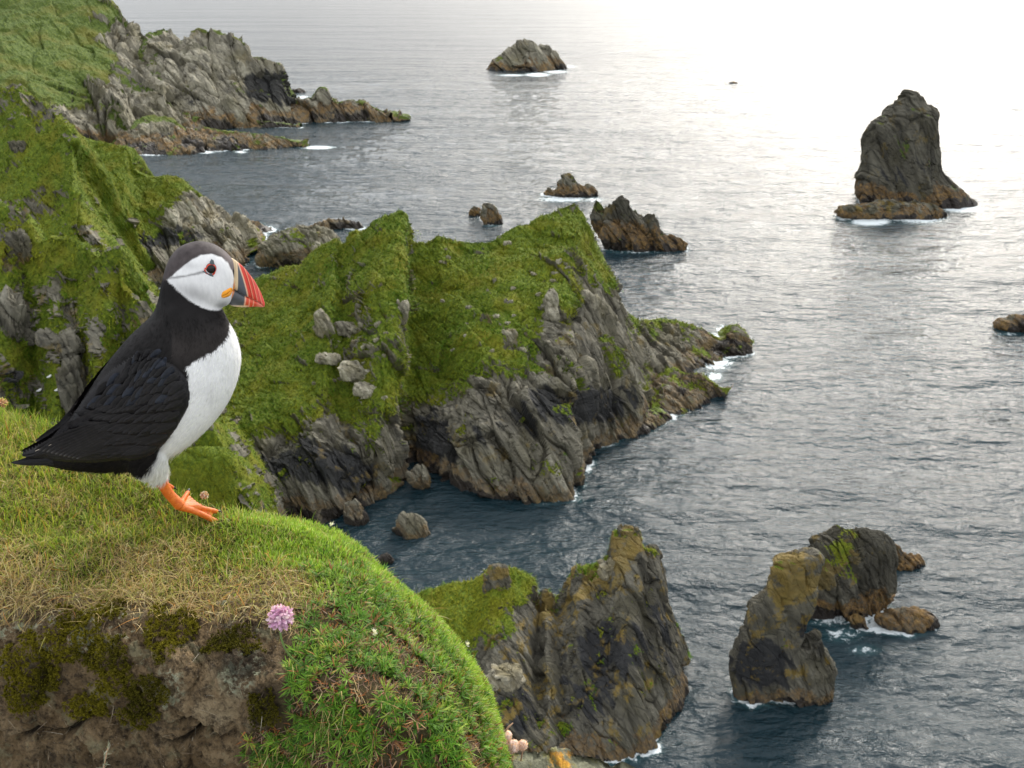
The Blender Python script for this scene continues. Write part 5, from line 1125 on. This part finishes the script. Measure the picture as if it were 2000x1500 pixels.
        ca_ = np.concatenate([cc.reshape(-1, 3), cc[-1].mean(0)[None], cc[0].mean(0)[None]])
        mesh(nm, V, F, matcol2('bill_'+nm, (1, 1, 1), .34, .45, True, .15), puff, FOOT, {'col': np.clip(ca_, .01, .9)})
    # gape rosettes, eyes
    for sgn in (-1, 1):
        def hv(px, py, d=0):
            s0 = sideV(px, py, sgn); return (s0 if s0 is not None else sgn*20)+sgn*d
        n1_, n2_ = 26, 44; th = np.linspace(0, 2*math.pi, n2_, endpoint=False); rr = np.linspace(0, 1, n1_)
        lob = 1+.12*np.cos(2*th+.5)+.05*np.cos(5*th)
        x = 441+rr[:, None]*(13.*np.cos(th)*lob); y = 561.5+rr[:, None]*(9.4*np.sin(th)*lob)-rr[:, None]*np.cos(th)*2.2
        hh = 5.*np.sqrt(np.clip(1-rr[:, None]**2, 0, 1))*(1-.55*np.exp(-((y-(562-.35*(x-441)))/1.1)**2)) 
        vb0 = hv(441, 561); vx = np.array([hv(q_, 561) for q_ in np.linspace(428, 453, 9)])
        vbase = np.interp(x, np.linspace(428, 453, 9), vx); P = PF(x, y, vbase+sgn*(hh-1.2)+0*x)
        cc = np.array([.85, .34, .015])*(1-.35*np.exp(-((y-(562-.35*(x-441)))/1.3)**2))[..., None]
        mesh('gape_rosette', P.reshape(-1, 3), gridF(n1_, n2_, True), matcol2('rosette', (1, 1, 1), .5, .4, True, 0, .2), puff, FOOT, {'col': cc.reshape(-1, 3)})
        # eye
        ev = hv(407.5, 513); ec = PF(407.5, 513, ev-sgn*3.); V, F = ball(ec, 9.6*PXM, 28, 36)
        eye = mesh('eye', V, F, matcol2('eye_black', (.004, .003, .003), .10, .3, coat=.15), puff, FOOT)
        ring = [(407.5+9.0*math.cos(q_)*(1 if math.cos(q_) < 0 else .92), 513+8.8*math.sin(q_), ) for q_ in np.linspace(0, 2*math.pi, 40, endpoint=False)]
        ring = [(a_-(3.5 if (a_ < 402 and b_ > 512) else 0), b_+(2.5 if b_ > 519 else 0)) for a_, b_ in ring]
        pts = np.array([PF(a_, b_, ev+sgn*1.7) for a_, b_ in ring+ring[:1]]); V, F = tubeVF(pts, 1.45*PXM, 10)
        mesh('eye_ring', V, F, matcol2('eye_ring_red', (.62, .06, .03), .45, .4), eye, FOOT)
        for poly in ([(404.5, 505), (404.8, 499), (407.6, 494), (411.8, 496), (414, 504.5), (410, 506)], [(390, 517.5), (395, 515.5), (402, 521), (411, 522.5), (412, 528.5), (405, 527), (397, 522.5)]):
            gx, gy = np.meshgrid(np.linspace(min(p[0] for p in poly)-1, max(p[0] for p in poly)+1, 40), np.linspace(min(p[1] for p in poly)-1, max(p[1] for p in poly)+1, 30))
            dd = polydist(gx, gy, poly); P = PF(gx, gy, ev+sgn*(2.2*np.sqrt(np.clip(dd, 0, 3)/3)+1.6)); F = gridF(*gx.shape); F = F[(dd.ravel()[F] > -.3).all(1)]
            mesh('eye_plate', P.reshape(-1, 3), F, matcol2('eye_plate_grey', (.09, .11, .12), .5, .4), eye, FOOT)
    # ---- legs
    m = NT('leg_skin'); Pn = m.pos(); n1 = m.noise(Pn, 300, 5, .65); sc1 = m.vor(Pn, 900, 'DISTANCE_TO_EDGE')
    c_ = m.mix(m.mr(n1, .35, .7), (.62, .125, .012), (.80, .22, .03)); 
    b = m.bsdf(**{'Base Color': m.mix(m.mr(sc1, 0, .12, .35, 0), c_, (.45, .07, .01)), 'Roughness': .42, 'Normal': m.bump(m.ma('ADD', m.mr(sc1, 0, .2, 0, .5), n1), .4, .0004), 'Specular IOR Level': .4})
    b.inputs['Subsurface Weight'].default_value = .15; b.inputs['Subsurface Scale'].default_value = .002
    M_leg = m.m; M_claw = matcol2('claw_black', (.018, .015, .014), .3, .5)
    def leg(v0, off_, toes, ank, top):
        parts, fs, o_ = [], [], 0
        def tube(pts, rad, n_=24):
            nonlocal o_
            pts = cat(np.array(pts), None, t=np.linspace(0, len(pts)-1, 26)); rad = np.interp(np.linspace(0, 1, 26), np.linspace(0, 1, len(rad)), rad)*PXM
            v_, f_ = tubeVF(pts-FOOT, rad, n_, o_); parts.append(v_); fs.extend(f_); o_ += len(v_)
        tube([PF(*top, v0), PF((top[0]+ank[0])/2-3, (top[1]+ank[1])/2+2, v0), PF(*ank, v0)], [12.5, 10, 9.8, 11.5])
        claws = []
        for (tx, ty, tv, r0) in toes:
            a_ = PF(ank[0]-2, ank[1]+1, v0); b_ = PF(ank[0]+(tx-ank[0])*.5, ank[1]+(ty-ank[1])*.5-2.0, v0+(tv-v0)*.5); c_ = PF(tx, ty, tv)
            tube([a_, b_, PF(ank[0]+(tx-ank[0])*.8, ank[1]+(ty-ank[1])*.8-1.0, v0+(tv-v0)*.8), c_], [8.5, r0, r0*.85, r0*.95, r0*.75])
            d = (c_-a_); d /= np.linalg.norm(d); claws.append((c_, d))
        # webs
        for k in range(len(toes)-1):
            a_ = PF(ank[0], ank[1]+1, v0); b1, c1 = toes[k], toes[k+1]; B1 = PF(b1[0]-4, b1[1]+1, b1[2]); C1 = PF(c1[0]-4, c1[1]+1, c1[2]); Mi = (B1+C1)/2*.86+a_*.14
            for t in np.linspace(0, 1, 11):
                e_ = B1*(1-t)**2+2*(2*Mi-(B1+C1)/2)*t*(1-t)+C1*t*t if True else 0
                tube([a_*.7+e_*.3, a_*.4+e_*.6, e_], [3.4, 2.8, 2.4], 10)
        V = np.concatenate(parts); V, F, N_, T_ = remesh('leg', V, fs, .00055, 5)
        lg = mesh('leg', V+FOOT, F, M_leg, puff, FOOT)
        for c_, d in claws:
            d2 = d*1.+np.array([0, 0, -.25]); V, F = tubeVF(cat(np.array([c_-d*1.5*PXM+[0, 0, 1.5*PXM], c_+d*4*PXM+[0, 0, 2.*PXM], c_+d*7*PXM+[0, 0, .5*PXM], c_+d*9.5*PXM+[0, 0, -2*PXM]]), None, t=np.linspace(0, 3, 14)), np.interp(np.linspace(0, 1, 14), [0, .5, 1], [2.7, 2.2, .4])*PXM, 12)
            mesh('claw', V, F, M_claw, lg, FOOT)
    leg(-24, 0, [(426, 1006, -34, 5.6), (424, 994, -12, 5.4), (369, 968, 16, 4.8)], (350, 976), (311, 924))
    leg(24, 0, [(336, 974, 10, 5.), (340, 969, 34, 5.), (330, 963, 50, 4.6)], (316, 955), (300, 928))
    for sgn, tx, ty, v0 in ((-1, 313, 927, -24), (1, 303, 930, 24)):
        n = 900; th = rb.uniform(0, 2*math.pi, n); rr = rb.uniform(.5, 1, n)*15
        P = PF(tx-6+rr*np.cos(th)*.9, ty-10+rb.uniform(-8, 6, n), v0+rr*np.sin(th)); V1, F1, I1, T1 = ribbons(P, np.tile(PF(330, 985)-PF(310, 930), (n, 1))*20+rb.normal(0, .25, (n, 3)), rb.normal(0, 1, (n, 3)), rb.uniform(.003, .0065, n), rb.uniform(.0003, .0006, n), rb.uniform(0, .5, n), nseg=3)
        g_ = np.where(rb.random(n) < .35, .25, .72)[:, None]*np.array([[1, .97, .95]]); mesh('leg_fluff', V1, F1, M_fe, body, FOOT, {'col': g_[I1]})
